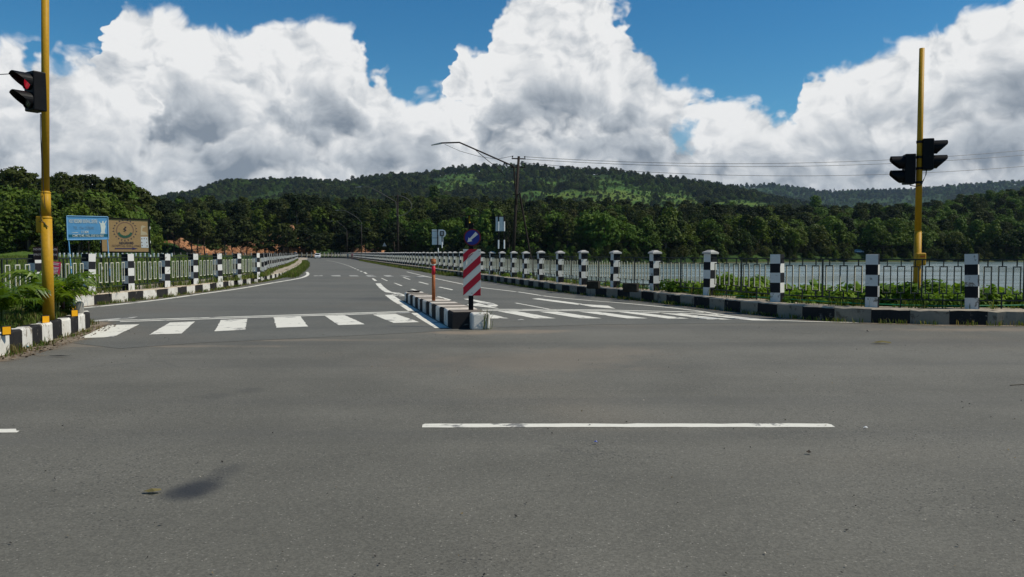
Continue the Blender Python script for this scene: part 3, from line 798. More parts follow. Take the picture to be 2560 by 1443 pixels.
# ------------------------------------------------------------------ painted markings
def marks(name, label, quads, mat='paint', z=0.0095, part='stripe'):
    root = empty(name); tag(root, label, kind='structure')
    for q in quads:
        mb = MB(); P = [G(u, v) for u, v in q]
        # keep winding upwards
        ar = sum(P[i].x * P[(i + 1) % len(P)].y - P[(i + 1) % len(P)].x * P[i].y for i in range(len(P)))
        if ar < 0: P = P[::-1]
        E = []; jr = random.Random(int(q[0][0] * 7 + q[0][1]))
        for i in range(len(P)):          # ragged hand-painted edges
            a, b = P[i], P[(i + 1) % len(P)]; n = max(1, int((b - a).length / 0.12)); d = (b - a).normalized() if (b - a).length > 1e-6 else Vector((1, 0, 0))
            for k in range(n):
                j = 0 if k == 0 else jr.gauss(0, 0.006); p = a + (b - a) * (k / n); E.append(p + Vector((-d.y, d.x, 0)) * j)
        P = E
        mb.poly([(p.x, p.y, z) for p in P]); build(part, mb, MAT[mat], root)
    return root
def line_quads(pts, w, dash=None):
    """paint line of width w (m) through ground pixels"""
    P = catmull([G(u, v).to_2d() for u, v in pts], 0.5); L = offset(P, -w / 2); R = offset(P, w / 2)
    return L, R
def line(name, label, pts, w, mat='paint', z=0.0095):
    L, R = line_quads(pts, w); mb = MB()
    for i in range(len(L) - 1): mb.quad((R[i].x, R[i].y, z), (R[i + 1].x, R[i + 1].y, z), (L[i + 1].x, L[i + 1].y, z), (L[i].x, L[i].y, z))
    o = build(name, mb, MAT[mat]); tag(o, label, kind='structure'); return o

marks('zebra_crossing', 'white zebra crossing between planter and traffic island',
      [[(200, 846.5), (283, 844), (348, 812), (268, 814)], [(373, 838), (454, 835), (487, 805), (424, 807.5)], [(537, 829.5), (613, 825.5), (619, 798), (552, 801)],
       [(691, 820.5), (770, 817.5), (751, 792), (684, 794.5)], [(846, 814), (912, 812), (862, 789), (812, 790.5)], [(984, 808.5), (1049, 806.5), (990, 786), (932, 787.5)]])
marks('zebra_crossing', 'white zebra crossing between traffic island and lake side kerb',
      [[(1205, 797.5), (1271, 797), (1234, 788), (1160, 788)], [(1336, 797), (1390, 797), (1292, 779), (1244, 779)], [(1450, 797), (1505, 797), (1394, 780), (1347, 780)],
       [(1567, 797), (1619, 797), (1496, 780.5), (1446, 780)], [(1670, 797.5), (1722, 797.5), (1590, 781.5), (1546, 781)], [(1770, 799.5), (1830, 800), (1690, 784), (1645, 783)],
       [(1880, 802), (1935, 803), (1790, 789), (1737, 786.5)]])
marks('stop_line', 'double white stop line on the planter side of the island', [[(270, 803.5), (270, 802), (1046, 778), (1046, 779.6)], [(300, 806), (300, 804.5), (1050, 780.8), (1050, 782.4)]], part='line')
marks('stop_line', 'double white stop line on the lake side of the island', [[(1205, 773.2), (1205, 774.6), (1500, 776.4), (1760, 782.5), (1760, 781), (1500, 775)], [(1205, 776), (1205, 777.6), (1500, 779), (1800, 788.5), (1800, 787), (1500, 777.6)]], part='line')
marks('centre_line', 'long white dash across the foreground asphalt', z=0.0035, quads=[[(1055, 1069.5), (1056, 1063), (1062, 1060.5), (1350, 1060), (1700, 1059.5), (2068, 1060), (2078, 1062), (2088, 1068.8), (1500, 1068.5)], [(-420, 1084), (-420, 1075), (40, 1073), (41, 1077.5), (49, 1078), (42, 1082)]], part='dash')
marks('guide_marking', 'faded white wedge beside the planter kerb', [[(228, 806), (230, 802), (345, 792.5), (330, 797)]], 'paint_old', part='wedge')
line('edge_line', 'white edge line along the lake side kerb', [(1017, 680), (1067, 692), (1150, 709.5), (1200, 719), (1298, 731), (1366, 741.5), (1454, 750.5), (1557, 758.5), (1650, 767.5), (1700, 773), (1760, 780.5), (1826, 791), (1943, 802), (2150, 807.5)], 0.13)
line('edge_line', 'white edge line curving along the billboard side kerb', [(205, 771), (300, 761.5), (400, 750), (500, 736), (600, 722), (680, 708), (740, 698), (762, 692), (770, 686), (767, 680.5)], 0.22)
line('edge_line', 'thick white line along the side of the traffic island', [(972, 738), (990, 751), (1020, 769), (1060, 795), (1105, 821)], 0.30)
line('gore_marking', 'white gore line leading to the traffic island', [(945, 709), (955, 720), (972, 731), (990, 733), (1008, 741)], 0.26)
marks('gore_marking', 'thin white hatching in front of the traffic island', [[(978, 735.5), (1002, 735), (1002, 736.4), (980, 737)], [(981, 739), (1006, 738), (1006, 739.4), (984, 740.4)]], part='hatch')
marks('far_crossing', 'worn row of white blocks across the dam road', [[(783, 689.5), (806, 688.5), (807, 690.5), (786, 691)], [(826, 689), (850, 688), (852, 691.5), (832, 691)], [(872, 689), (893, 689), (898, 691.5), (876, 691.5)],
       [(914, 688), (932, 688), (942, 692), (920, 692.5)], [(957, 688.5), (974, 688.5), (986, 692), (966, 692)], [(998, 689.5), (1015, 690), (1029, 693.2), (1020, 693)], [(1040, 691.5), (1058, 691), (1069, 693.5), (1052, 693.8)]], 'paint_old', part='block')
marks('lane_dashes', 'short white lane dashes left of the arrows', [[(908, 681), (914, 681), (919, 684.5), (914, 685)], [(929, 696.5), (934, 696.5), (943, 702.5), (936, 703)], [(952, 696), (955, 696), (970, 702.5), (967, 703)], [(984, 708), (988, 708), (1007, 715), (1002, 715.5)],
       [(1025, 723.5), (1032, 723), (1058, 731), (1053, 732.5)], [(1006, 693.8), (1011, 693.8), (1027, 699.3), (1023, 699.6)], [(1045, 705.5), (1050, 705), (1073, 711), (1069, 712)], [(1095, 718.5), (1101, 718), (1133, 724.5), (1130, 726)], [(1091, 742), (1098, 741.5), (1129, 750.5), (1123, 752)], [(1286, 758.5), (1292, 758), (1381, 774.5), (1374, 775)]], part='dash')
marks('turn_arrow', 'white bent arrow beside the traffic island', [[(1158, 748), (1172, 747.5), (1232, 759), (1246, 764.5), (1240, 767.5), (1222, 766), (1216, 764), (1226, 763.5)], [(1168, 762), (1196, 758.5), (1248, 772.5), (1170, 764)]], part='arrow')
marks('lane_arrow', 'long white straight arrow on the lake side lane', [[(1330, 747.8), (1347, 746.6), (1400, 753), (1456, 760.5), (1446, 763), (1390, 756)], [(1440, 760.5), (1520, 765), (1538, 772.6), (1480, 768)]], part='arrow')
# centre dashes running away along the dam
cd = resample(catmull([(p.x, p.y) for p in [G(905, 679.5), G(886, 671.5), G(868, 663.8), G(840, 655.5), G(815, 650.5)]], 1.0), 6.0)
root = empty('centre_line'); tag(root, 'white centre dashes running away along the dam', kind='structure')
for p, d in cd:
    mb = MB(); n = Vector((-d.y, d.x)) * 0.09; a = p; b = p + d * 2.6
    mb.quad((a.x - n.x, a.y - n.y, 0.0095), (b.x - n.x, b.y - n.y, 0.0095), (b.x + n.x, b.y + n.y, 0.0095), (a.x + n.x, a.y + n.y, 0.0095))
    build('dash', mb, MAT['paint'], root)

# ------------------------------------------------------------------ orange cutting behind the far end of the road
SOIL_K = ([380, 405, 440, 500, 540, 590, 640, 690, 730, 772, 795, 870, 890, 950, 975], [0, 4.2, 5.0, 3.4, 1.8, 3.6, 5.6, 6.5, 7.6, 6.6, 0.6, 0.4, 3.8, 4.2, 0.2])
def SOIL_H(u): return np.interp(u, *SOIL_K) * 1.35
def make_soil():
    nx, nz = 150, 14; mb = MB()
    prof = SOIL_H
    us = np.linspace(380, 975, nx); V = np.zeros((nx, nz, 3))
    for i, u in enumerate(us):
        H = float(prof(u)); y0 = 298.0 - max(0, (u - 850)) * 0.10
        for k in range(nz):
            t = k / (nz - 1); yy = y0 + 5.5 * t ** 1.4; x = (u - CX) / F * yy
            n = float(fbm(np.array([x]), np.array([t * 9.0 + 3]), 5.0, 50)[0]) * 2.6; H = H * (1 + 0.0 * t) if k else H * (0.82 + 0.5 * float(vnoise(np.array([x]), np.array([0.0]), 2.2, 60)[0]))
            V[i, k] = (x, yy + n * (0.3 + t), -0.4 + (H + 0.4) * t)
    i = len(mb.v); mb.v = [tuple(v) for v in V.reshape(-1, 3)]
    for a in range(nx - 1):
        for k in range(nz - 1):
            p = a * nz + k; mb.f.append((p, p + nz, p + nz + 1, p + 1)); mb.m.append(0)
    m, T, b = newmat('orange_soil_cut'); pos = T.new('ShaderNodeNewGeometry').outputs['Position']
    n = T.noise(pos, 0.35, 6, 0.65); n2 = T.noise(pos, 1.6, 5, 0.6)
    col = T.mix(T.mr(n, 0.3, 0.7), (0.38, 0.145, 0.06), (0.62, 0.32, 0.16)); col = T.mix(T.mr(n2, 0.55, 0.66), col, (0.06, 0.065, 0.025))
    T.put(b.inputs['Base Color'], col); b.inputs['Roughness'].default_value = 0.95; T.put(b.inputs['Normal'], T.bump(T.m('ADD', n2, T.noise(T.vm('MULTIPLY', pos, (1.2, 1.2, 0.25)), 1.0, 4, 0.6)), 1.0, 1.2))
    o = build('soil_bank', mb, m, smooth=True); tag(o, 'bare orange soil cutting behind the trees at the end of the road', kind='structure')
make_soil()

# ------------------------------------------------------------------ fences: banded concrete posts with iron bays
PW, PH = 0.27, 1.22
def post_mesh(par, flat):
    mb = MB(); n = 5; h = PW / 2; zz = [-0.15, 0.22, 0.48, 0.74, 0.98, PH]
    cs = [(-h, -h), (h, -h), (h, h), (-h, h)]
    for b in range(n):
        for s in range(4):
            a = cs[s]; c = cs[(s + 1) % 4]
            mb.quad((a[0], a[1], zz[b]), (c[0], c[1], zz[b]), (c[0], c[1], zz[b + 1]), (a[0], a[1], zz[b + 1]), (b + s + par) % 2)
    mb.quad((-h, -h, PH), (h, -h, PH), (h, h, PH), (-h, h, PH), 2)
    return mb.mesh('post', [MAT['pw'], MAT['pb'], MAT['cap']])
POSTS = [post_mesh(0, 0), post_mesh(1, 0)]
mbc = MB(); k = 0.175
mbc.box((0, 0, PH + 0.025), (2 * k, 2 * k, 0.05), 0)
b0 = [(-k, -k, PH + 0.05), (k, -k, PH + 0.05), (k, k, PH + 0.05), (-k, k, PH + 0.05)]; t0 = [(-0.06, -0.06, PH + 0.12), (0.06, -0.06, PH + 0.12), (0.06, 0.06, PH + 0.12), (-0.06, 0.06, PH + 0.12)]
for s in range(4): mbc.quad(b0[s], b0[(s + 1) % 4], t0[(s + 1) % 4], t0[s])
mbc.quad(*t0)
CAP = mbc.mesh('cap', [MAT['cap']])

def frame_mb(mb, x, w, z0, z1, t, all_cream, simple=False):
    """rectangular picket frame; paler colour on the faces that look along the fence"""
    mt = None if all_cream else {'f': 1, 'k': 1}
    for s in (-1, 1): mb.box((x + s * (w - t) / 2, 0, (z0 + z1) / 2), (t, t, z1 - z0), 0, 0, mt)
    mb.box((x, 0, z1 - t / 2), (w - 2 * t, t * 0.96, t), 0, 0, mt); mb.box((x, 0, z0 + t / 2), (w - 2 * t, t * 0.96, t), 0, 0, mt)
def bay_parts(L, all_cream):
    inner = L - PW; half = inner / 2
    xs = [(-half + (i + 0.5) * half / 3) * 0.97 for i in range(3)]; xs = xs + [-x for x in xs[::-1]]
    z0, z1, zt, zb = 0.30, 0.94, 1.09, 0.155
    rail = MB()
    rail.box((0, 0, zt), (inner, 0.035, 0.03), 0); rail.box((0, 0, zb), (inner, 0.03, 0.03), 0)
    rail.box((0, 0, (zt + zb) / 2), (0.03, 0.032, zt - zb - 0.03), 0)
    for i, x in enumerate(xs):
        rail.box((x, 0, (z1 + zt - 0.015) / 2), (0.022, 0.022, zt - 0.015 - z1), 0)
        rail.box((x, 0, (z0 + zb + 0.015) / 2), (0.022, 0.022, z0 - zb - 0.015), 0)
        if i in (1, 4): rail.box((x, 0, (zb - 0.015 - 0.03) / 2), (0.026, 0.026, zb - 0.015 + 0.03), 0)
    fr = MB(); frame_mb(fr, 0, 0.19, z0, z1, 0.024, all_cream)
    allm = MB(); allm.v = list(rail.v); allm.f = list(rail.f); allm.m = [2] * len(rail.m)
    for x in xs: frame_mb(allm, x, 0.19, z0, z1, 0.03, all_cream)
    mats = [MAT['cream'], MAT['iron']]
    return rail.mesh('rail', [MAT['iron']]), fr.mesh('picket_frame', mats), allm.mesh('railing_bay', mats + [MAT['iron']]), xs
def fence(name, label, P, step, start, side_rot, par, n_detail, cap_from, all_cream, zbase, z_jit=0.02, pts=None, yaw=()):
    root = thing(name, label, 'fence')
    R, FR, ALL, xs = bay_parts(step, all_cream)
    pts = pts or resample(P, step, start); r = random.Random(5)
    for i, (p, d) in enumerate(pts):
        rz = math.atan2(d.y, d.x)
        z = zbase(p) if callable(zbase) else zbase
        o = link('post', POSTS[par], root, (p.x, p.y, z + r.uniform(-z_jit, z_jit)), (math.radians(yaw[i]) if i < len(yaw) else rz) + r.uniform(-0.03, 0.03))
        o.rotation_euler[0] = r.gauss(0, 0.012); o.rotation_euler[1] = r.gauss(0, 0.012)
        if i >= cap_from: link('cap', CAP, o)
        if i + 1 < len(pts):
            q = pts[i + 1][0]; c = (p + q) / 2; e = q - p; bz = math.atan2(e.y, e.x); kx = (e.length - PW) / (step - PW)
            if i < n_detail:
                ro = link('railing', R, root, (c.x, c.y, z), bz + r.uniform(-0.004, 0.004)); ro.scale = (kx, 1, 1)
                for x in xs: link('picket_frame', FR, ro, (x, 0, r.uniform(-0.006, 0.006)), r.uniform(-0.02, 0.02))
            else:
                link('railing', ALL, root, (c.x, c.y, z), bz).scale = (kx, 1, 1)
    return root
FR_LINE = offset(PR, 0.62)
s_off = 0.0
# start the run so that a post stands to the right of the frame edge
j0 = next(i for i in range(len(FR_LINE)) if FR_LINE[i].x < 15.2)
def on_line(P, us):
    """points of polyline P that lie at the given bearings, in order"""
    out = []; k = 0
    for u in us:
        while k < len(P) - 1:
            a, b = P[k], P[k + 1]; ua = CX + F * a.x / a.y; ub = CX + F * b.x / b.y
            if (ua - u) * (ub - u) <= 0: t = (ua - u) / ((ua - ub) or 1e-6); out.append((a + (b - a) * t, (b - a).normalized())); break
            k += 1
    return out, k
FP, kk = on_line(FR_LINE[3:], [2960, 2690, 2433, 2182, 1945, 1775, 1638, 1538, 1459, 1400, 1353, 1315, 1284, 1255, 1229, 1206, 1186, 1168])
rest = resample([FP[-1][0]] + FR_LINE[3 + kk + 1:], 2.42, 2.42)
print('bays', [round((a[0] - b[0]).length, 2) for a, b in zip(FP, FP[1:])])
fence('lake_fence', 'black and white post fence running along the lake side of the dam road', None, 2.32, 0.0, 0.0, 0, 24, 5, False, 0.36, pts=FP + rest, yaw=[180 - a for a in (30, 32, 36, 33, 42, 56, 70, 72, 74)])
LF = catmull([(-13.2, 16.35), (-13.1, 21.85), (-13.05, 24.6), (-13.0, 30), (-13.05, 36), (-13.75, 43.5), (-16.4, 53.4), (-19.4, 66), (-23.4, 83), (-31.2, 114), (-39.4, 146), (-42.6, 159)], 1.0)
LP, kk = on_line(LF, [-95, 90, 220, 320, 411, 483, 545, 593, 641])
lrest = resample([LP[-1][0]] + LF[kk + 1:], 2.6, 2.6)
fence('valley_fence', 'black and white post fence in front of the billboards', None, 2.72, 0.0, 0.0, 0, 11, 99, True, 0.36, pts=LP + lrest, yaw=[70, 68, 72, 71, 70, 69, 67, 72, 74])

# green hose lying under the lake fence
hp = resample(FR_LINE[j0:], 0.9, 0.0)[:26]
mb = MB(); mb.path([(p.x - d.y * -0.09, p.y + d.x * -0.09, 0.40 + 0.018 * math.sin(i * 0.9)) for i, (p, d) in enumerate(hp)], 0.016, 6)
o = build('garden_hose', mb, MAT['greenpipe'], smooth=True); tag(o, 'bright green hose along the foot of the lake fence', 'hose')

# ------------------------------------------------------------------ traffic island
def island():
    fl = G(1131, 823.5); fr = G(1217, 823.5)
    ax = Vector((-0.228, 0.974)).normalized(); W = 0.74; L = 10.4; H = 0.36
    root = thing('traffic_island', 'narrow traffic island with black and white blocks between the two zebra crossings', 'traffic island', (fl.x, fl.y, 0.004))
    rz = math.atan2(ax.y, ax.x)                       # local x runs away along the island, local y to its left
    n = 16; step = L / n; r = random.Random(3)
    for i in range(n):
        k = i / (n - 1); h = H - 0.08 * k; w = W * (1 - 0.16 * k)
        mb = MB(); b = 0.03; x0, x1 = i * step, (i + 1) * step - 0.006
        j = [r.uniform(-0.012, 0.012) for _ in range(4)]
        # cross-section: base, chamfer, top
        sec = [(0, 0), (0, h - b), (b, h), (w - b, h), (w, h - b), (w, 0)]
        A0 = [(x0 + (0.05 if (i == 0 and 0 < q < 5) else 0) * 0, -y + (j[0] if q < 2 else 0), z + j[2] * (z > 0)) for q, (y, z) in enumerate(sec)]
        A1 = [(x1, -y + (j[1] if q < 2 else 0), z + j[3] * (z > 0)) for q, (y, z) in enumerate(sec)]
        for q in range(5): mb.quad(A0[q], A1[q], A1[q + 1], A0[q + 1], 1 if q == 2 else 0)
        mb.poly(A0, 0); mb.poly(A1[::-1], 0)
        white = i % 2 == 1
        o = build('painted_block', mb, [MAT['kw' if white else 'kb'], MAT['islandw' if white else 'islandk']], root)
        o.rotation_euler = (0, 0, rz)
    # white corner block at the nose
    mb = MB(); mb.box((-0.06, -0.57, 0.165), (0.36, 0.40, 0.37), 0); o = build('nose_block', mb, MAT['kw'], root); o.rotation_euler = (0, 0, rz); bevel(o, 0.05, 3)
    mb = MB(); mb.box((L - 0.25, -0.28, 0.295), (0.34, 0.3, 0.05), 0, 0.3); mb.box((L - 0.35, -0.38, 0.335), (0.2, 0.16, 0.03), 0, 0.8)
    o = build('loose_slab', mb, MAT['darksteel'], root); o.rotation_euler = (0, 0, rz)
    return root, fl, ax
MAT['islandw'] = worn_paint('island_top_white', (0.58, 0.52, 0.44), (0.30, 0.26, 0.21), 0.42, 3.0, 0.85, 0.1, dirt=(0.36, 0.30, 0.23))
MAT['islandk'] = worn_paint('island_top_dusty', (0.16, 0.138, 0.115), (0.30, 0.26, 0.21), 0.40, 3.0, 0.85, 0.15, dirt=(0.26, 0.22, 0.17))
ISL, ifl, iax = island()

def keep_left_sign():
    y = 17.35; base = A(1177.5, 779, y); base.z = 0.34
    root = thing('traffic_sign', 'blue round arrow sign above a red and white striped hazard board on the island', 'sign', base)
    L = lambda u, v, dy=0.0: A(u, v, y) - base + Vector((0, dy, 0))
    mb = MB(); mb.box((0, 0, 0.95), (0.105, 0.05, 1.92), 0); build('post', mb, MAT['black'], root)
    # striped plate
    c0, c1 = L(1158.5, 739), L(1202, 623); w = c1.x - c0.x; h = c1.z - c0.z; yb = -0.045
    mb = MB(); mb.box(((c0.x + c1.x) / 2, yb + 0.012, (c0.z + c1.z) / 2), (w, 0.02, h), 0); pl = build('hazard_board', mb, MAT['refl'], root)
    sl = 0.92; band = 0.178; zo = c0.z - 0.02
    def clip(poly, f):
        out = []
        for i in range(len(poly)):
            a = poly[i]; b = poly[(i + 1) % len(poly)]; fa, fb = f(a), f(b)
            if fa >= 0: out.append(a)
            if (fa >= 0) != (fb >= 0):
                t = fa / (fa - fb); out.append((a[0] + (b[0] - a[0]) * t, a[1] + (b[1] - a[1]) * t))
        return out
    k = -1
    for s0 in (-0.475, -0.117, 0.24, 0.598, 0.955):
        poly = [(c0.x, c0.z), (c1.x, c0.z), (c1.x, c1.z), (c0.x, c1.z)]
        f0 = lambda p: (p[1] - c0.z) - sl * (p[0] - c0.x) - (s0 + 0.12); f1 = lambda p: (s0 + 0.12 + band) - ((p[1] - c0.z) - sl * (p[0] - c0.x))
        poly = clip(clip(poly, f0), f1)
        if len(poly) > 2:
            mb = MB(); mb.prism(poly, yb - 0.0025, yb + 0.001); build('red_stripe', mb, MAT['red'], pl)
    # scratch and bolts
    sc = [L(1166, 662), L(1167, 650), L(1173, 639), L(1179, 634), L(1187, 630)]
    mb = MB(); mb.path([(p.x, yb - 0.004, p.z) for p in sc], 0.005, 4); build('scratch', mb, MAT['refl'], pl)
    for (u, v) in ((1163, 629), (1198, 629), (1180, 650), (1180, 733)):
        p = L(u, v); mb = MB(); mb.tube((p.x, yb + 0.001, p.z), (p.x, yb - 0.006, p.z), 0.008, 0.008, 8); build('bolt', mb, MAT['darksteel'], pl)
    # roundel
    c = L(1181, 594); R = 0.187
    mb = MB(); mb.tube((c.x, yb + 0.02, c.z), (c.x, yb, c.z), R, R, 48); rd = build('roundel', mb, MAT['darkred'], root)
    mb = MB(); mb.tube((c.x, yb + 0.001, c.z), (c.x, yb - 0.003, c.z), R - 0.03, R - 0.03, 48); build('blue_field', mb, MAT['blue'], rd)
    d = Vector((-0.72, -0.69)).normalized(); nn = Vector((-d.y, d.x)); O = Vector((c.x - 0.0, c.z))
    tail = O - d * 0.135; head = O + d * 0.145; neck = O + d * 0.055
    pts = [tail + nn * 0.038, tail - nn * 0.038, neck - nn * 0.022, neck - nn * 0.055, head, neck + nn * 0.055, neck + nn * 0.022]
    ar = sum(pts[i].x * pts[(i + 1) % 7].y - pts[(i + 1) % 7].x * pts[i].y for i in range(7))
    if ar < 0: pts = pts[::-1]
    mb = MB(); mb.prism([(p.x, p.y) for p in pts], yb - 0.006, yb - 0.002); build('arrow', mb, MAT['refl'], rd)
keep_left_sign()

def bollard():
    y = 21.3; base = A(1084, 752, y); base.z = 0.33
    root = thing('bollard', 'rusty orange pipe bollard standing on the traffic island', 'bollard', base)
    mb = MB(); mb.tube((0, 0, -0.02), (0, 0, 0.94), 0.048, 0.045, 16); build('pipe', mb, MAT['rust'], root, True)
    mb = MB(); mb.tube((0, 0, 0.70), (0, 0, 0.93), 0.049, 0.0485, 16); build('red_band', mb, MAT['red'], root, True)
    mb = MB(); mb.tube((0, 0, 0.945), (0, 0, 0.975), 0.05, 0.05, 16); build('white_band', mb, MAT['refl'], root, True)
    mb = MB(); mb.tube((0, 0, 0.975), (0, 0, 1.0), 0.045, 0.07, 16); mb.tube((0, 0, 1.0), (0, 0, 1.08), 0.07, 0.07, 16); mb.tube((0, 0, 1.08), (0, 0, 1.12), 0.07, 0.045, 16)
    build('head', mb, MAT['rust'], root, True)
bollard()

# ------------------------------------------------------------------ traffic signals
def signal_head(root, c, facing, lit=False, scale=1.0, cut=(0.30, 0.9, 1.25)):
    """two-lamp signal head; c = centre of the box, facing = horizontal direction of the lamps"""
    f = Vector((facing[0], facing[1], 0)).normalized(); rz = math.atan2(f.y, f.x) + math.pi / 2   # local -y is the front
    h, w, dp = 0.72 * scale, 0.33 * scale, 0.24 * scale
    mb = MB(); mb.box((0, 0, 0), (w, dp, h), 0)
    hd = build('signal_head', mb, MAT['black'], root); hd.location = c; hd.rotation_euler = (0, 0, rz); bevel(hd, 0.02, 2)
    for k, z in enumerate((0.17 * scale, -0.17 * scale)):
        R = 0.155 * scale; Lv = 0.29 * scale; n = 24; y0 = -dp / 2
        # visor: a tunnel, long above and cut back below
        mb = MB(); ring0 = []; ring1 = []; in0 = []; in1 = []
        for q in range(n):
            a = 2 * math.pi * q / n; s = math.sin(a); ext = Lv * (cut[0] + (1 - cut[0]) * min(1.0, max(0.0, (s + cut[1]) / cut[2])))
            for lst, rr, yy in ((ring0, R, y0), (ring1, R, y0 - ext), (in0, R - 0.008, y0), (in1, R - 0.008, y0 - ext)):
                lst.append((rr * math.cos(a), yy, z + rr * s))
        for q in range(n):
            e = (q + 1) % n
            mb.quad(ring0[q], ring0[e], ring1[e], ring1[q]); mb.quad(in0[e], in0[q], in1[q], in1[e]); mb.quad(ring1[q], ring1[e], in1[e], in1[q])
        build('visor', mb, MAT['black'], hd)
        mb = MB(); i = 0
        for j in range(4):
            r0 = (R - 0.01) * j / 4; r1 = (R - 0.01) * (j + 1) / 4; d0 = 0.035 * (1 - (j / 4) ** 2); d1 = 0.035 * (1 - ((j + 1) / 4) ** 2)
            for q in range(n):
                a = 2 * math.pi * q / n; b = 2 * math.pi * (q + 1) / n
                P = lambda r, t, dd: (r * math.cos(t), y0 - 0.004 - dd, z + r * math.sin(t))
                if j == 0: mb.poly([P(0, 0, d0), P(r1, a, d1), P(r1, b, d1)])
                else: mb.quad(P(r0, a, d0), P(r1, a, d1), P(r1, b, d1), P(r0, b, d0))
        build('lens', mb, MAT['redlamp'] if (lit and k == 0) else MAT['darklens'], hd, True)
    return hd
def lampmat(name, col, e):
    m, T, b = newmat(name); b.inputs['Base Color'].default_value = (*col, 1); b.inputs['Roughness'].default_value = 0.25
    n = T.voro(coords(T), 60); T.put(b.inputs['Normal'], T.bump(n, 0.4, 0.004))
    b.inputs['Emission Color'].default_value = (*col, 1); b.inputs['Emission Strength'].default_value = e
    return m
MAT['redlamp'] = lampmat('red_lamp_lit', (0.60, 0.012, 0.03), 0.42)
MAT['darklens'] = lampmat('unlit_lens', (0.02, 0.022, 0.02), 0.0)

def signal_left():
    y = 15.0; base = A(119.5, 700, y); base.z = 0.30
    root = thing('traffic_light', 'tall yellow traffic light pole with red lamp lit above the palm planter', 'traffic light', base)
    z1, z2 = A(120, 545, y).z - 0.3, A(120, 482, y).z - 0.3
    mb = MB(); mb.tube((0, 0, -0.05), (0, 0, z1), 0.099, 0.097, 20); mb.tube((0, 0, z1), (0, 0, z1 + 0.03), 0.097, 0.084, 20, caps=False); mb.tube((0, 0, z1 + 0.03), (0, 0, z2), 0.084, 0.084, 20)
    mb.tube((0, 0, z2), (0, 0, z2 + 0.03), 0.084, 0.068, 20, caps=False); mb.tube((0, 0, z2 + 0.03), (0.11, 0, 7.1), 0.068, 0.064, 20)
    build('pole', mb, MAT['yellow'], root, True)
    for z in (z1, z2): mb = MB(); mb.tube((0, 0, z - 0.012), (0, 0, z + 0.012), 0.1 if z == z1 else 0.087, 0.1 if z == z1 else 0.087, 20); build('collar', mb, MAT['yellow'], root, True)
    c = A(84, 232, y) - base
    signal_head(root, c + Vector((0.07, -0.06, 0)), (-0.52, -0.85), True, 1.0, (0.14, 0.5, 1.2))
    for v in (196, 272):
        p = A(118, v, y) - base; mb = MB(); mb.box((p.x - 0.1, 0, p.z), (0.22, 0.04, 0.03), 0); mb.tube((-0.015, 0, p.z - 0.02), (-0.015, 0, p.z + 0.02), 0.074, 0.074, 16); build('bracket', mb, MAT['darksteel'], root)
    p = A(101, 561, y) - base; mb = MB(); mb.box((p.x + 0.02, 0.0, p.z), (0.13, 0.16, 0.31), 0); o = build('junction_box', mb, MAT['yellow'], root); bevel(o, 0.02)
    for du, pts in ((0, [(101, 285), (101, 330), (104, 400), (106, 455), (110, 500)]), (1, [(103, 285), (104, 340), (107, 410), (109, 470), (113, 520)])):
        mb = MB(); mb.path([A(u, v, y - 0.06 * (du + 1)) - base for u, v in pts], 0.006, 5); build('cable', mb, MAT['wire'], root)
    mb = MB(); z = A(120, 562, y).z - 0.3
    mb.path([(-0.02 + 0.102 * math.cos(t), 0.102 * math.sin(t), z + 0.06 * math.sin(t * 0.5)) for t in np.linspace(0, 2 * math.pi, 20)], 0.006, 5); mb.path([(-0.07, -0.1, z + 0.3), (-0.02, -0.115, z + 0.08), (0.08, -0.08, z - 0.05)], 0.006, 5)
    build('cable_tie', mb, MAT['wire'], root)
    # overhead wire leaving the frame
    mb = MB(); a = A(113, 180, y); b = a + Vector((-9, -1.2, 0.22)); mb.path([a + (b - a) * t + Vector((0, 0, -0.28 * 4 * t * (1 - t))) for t in np.linspace(0, 1, 12)], 0.008, 5)
    o = build('overhead_wire', mb, MAT['wire']); tag(o, 'thin black wire from the red traffic light to the frame edge', 'wire')
    return base
signal_left()
def signal_right():
    y = 19.25; base = A(2291, 762, y); base.z = 0.2
    root = thing('traffic_light', 'yellow traffic light pole with two dark heads behind the lake fence', 'traffic light', base)
    top = A(2303, 121, y) - base; lean = top.x / top.z
    P = lambda z: Vector((lean * z * 0.25, 0, z))
    mb = MB(); mb.tube((0, 0, -0.2), P(1.9), 0.085, 0.083, 18); mb.tube(P(1.9), P(1.93), 0.083, 0.076, 18, caps=False); mb.tube(P(1.93), P(top.z), 0.076, 0.058, 18); build('pole', mb, MAT['yellow'], root, True)
    zc = A(2296, 648, y).z - base.z; mb = MB(); mb.box((P(zc).x + 0.02, -0.09, zc), (0.235, 0.14, 0.30), 0); o = build('control_box', mb, MAT['yellow'], root); bevel(o, 0.03, 3)
    text('lettering', 'signal', 0.05, MAT['red'], root, (P(zc).x + 0.04, -0.168, zc + 0.07), bold=0.001)
    cl = A(2266, 424, y) - base; cr = A(2325, 387, y) - base
    signal_head(root, cl + Vector((0.05, -0.02, 0)), (-0.97, 0.22), False, 0.99)
    signal_head(root, cr + Vector((-0.07, 0.0, 0)), (0.95, -0.30), False, 1.03)
    for (c, zz) in ((cl, (0.29, -0.31)), (cr, (0.3, -0.33))):
        for z in zz:
            z = c.z + z; a = P(z); mb = MB(); mb.box(((a.x + c.x) / 2, 0, z), (abs(c.x - a.x), 0.035, 0.028), 0); mb.tube((a.x, 0, z - 0.03), (a.x, 0, z + 0.03), 0.08, 0.08, 16); build('bracket', mb, MAT['darksteel'], root)
    mb = MB(); mb.path([A(u, v, y - 0.1) - base for u, v in ((2274, 459), (2276, 464), (2290, 466), (2302, 463), (2309, 450), (2315, 436), (2316, 424))], 0.012, 6); build('cable', mb, MAT['wire'], root, True)
signal_right()

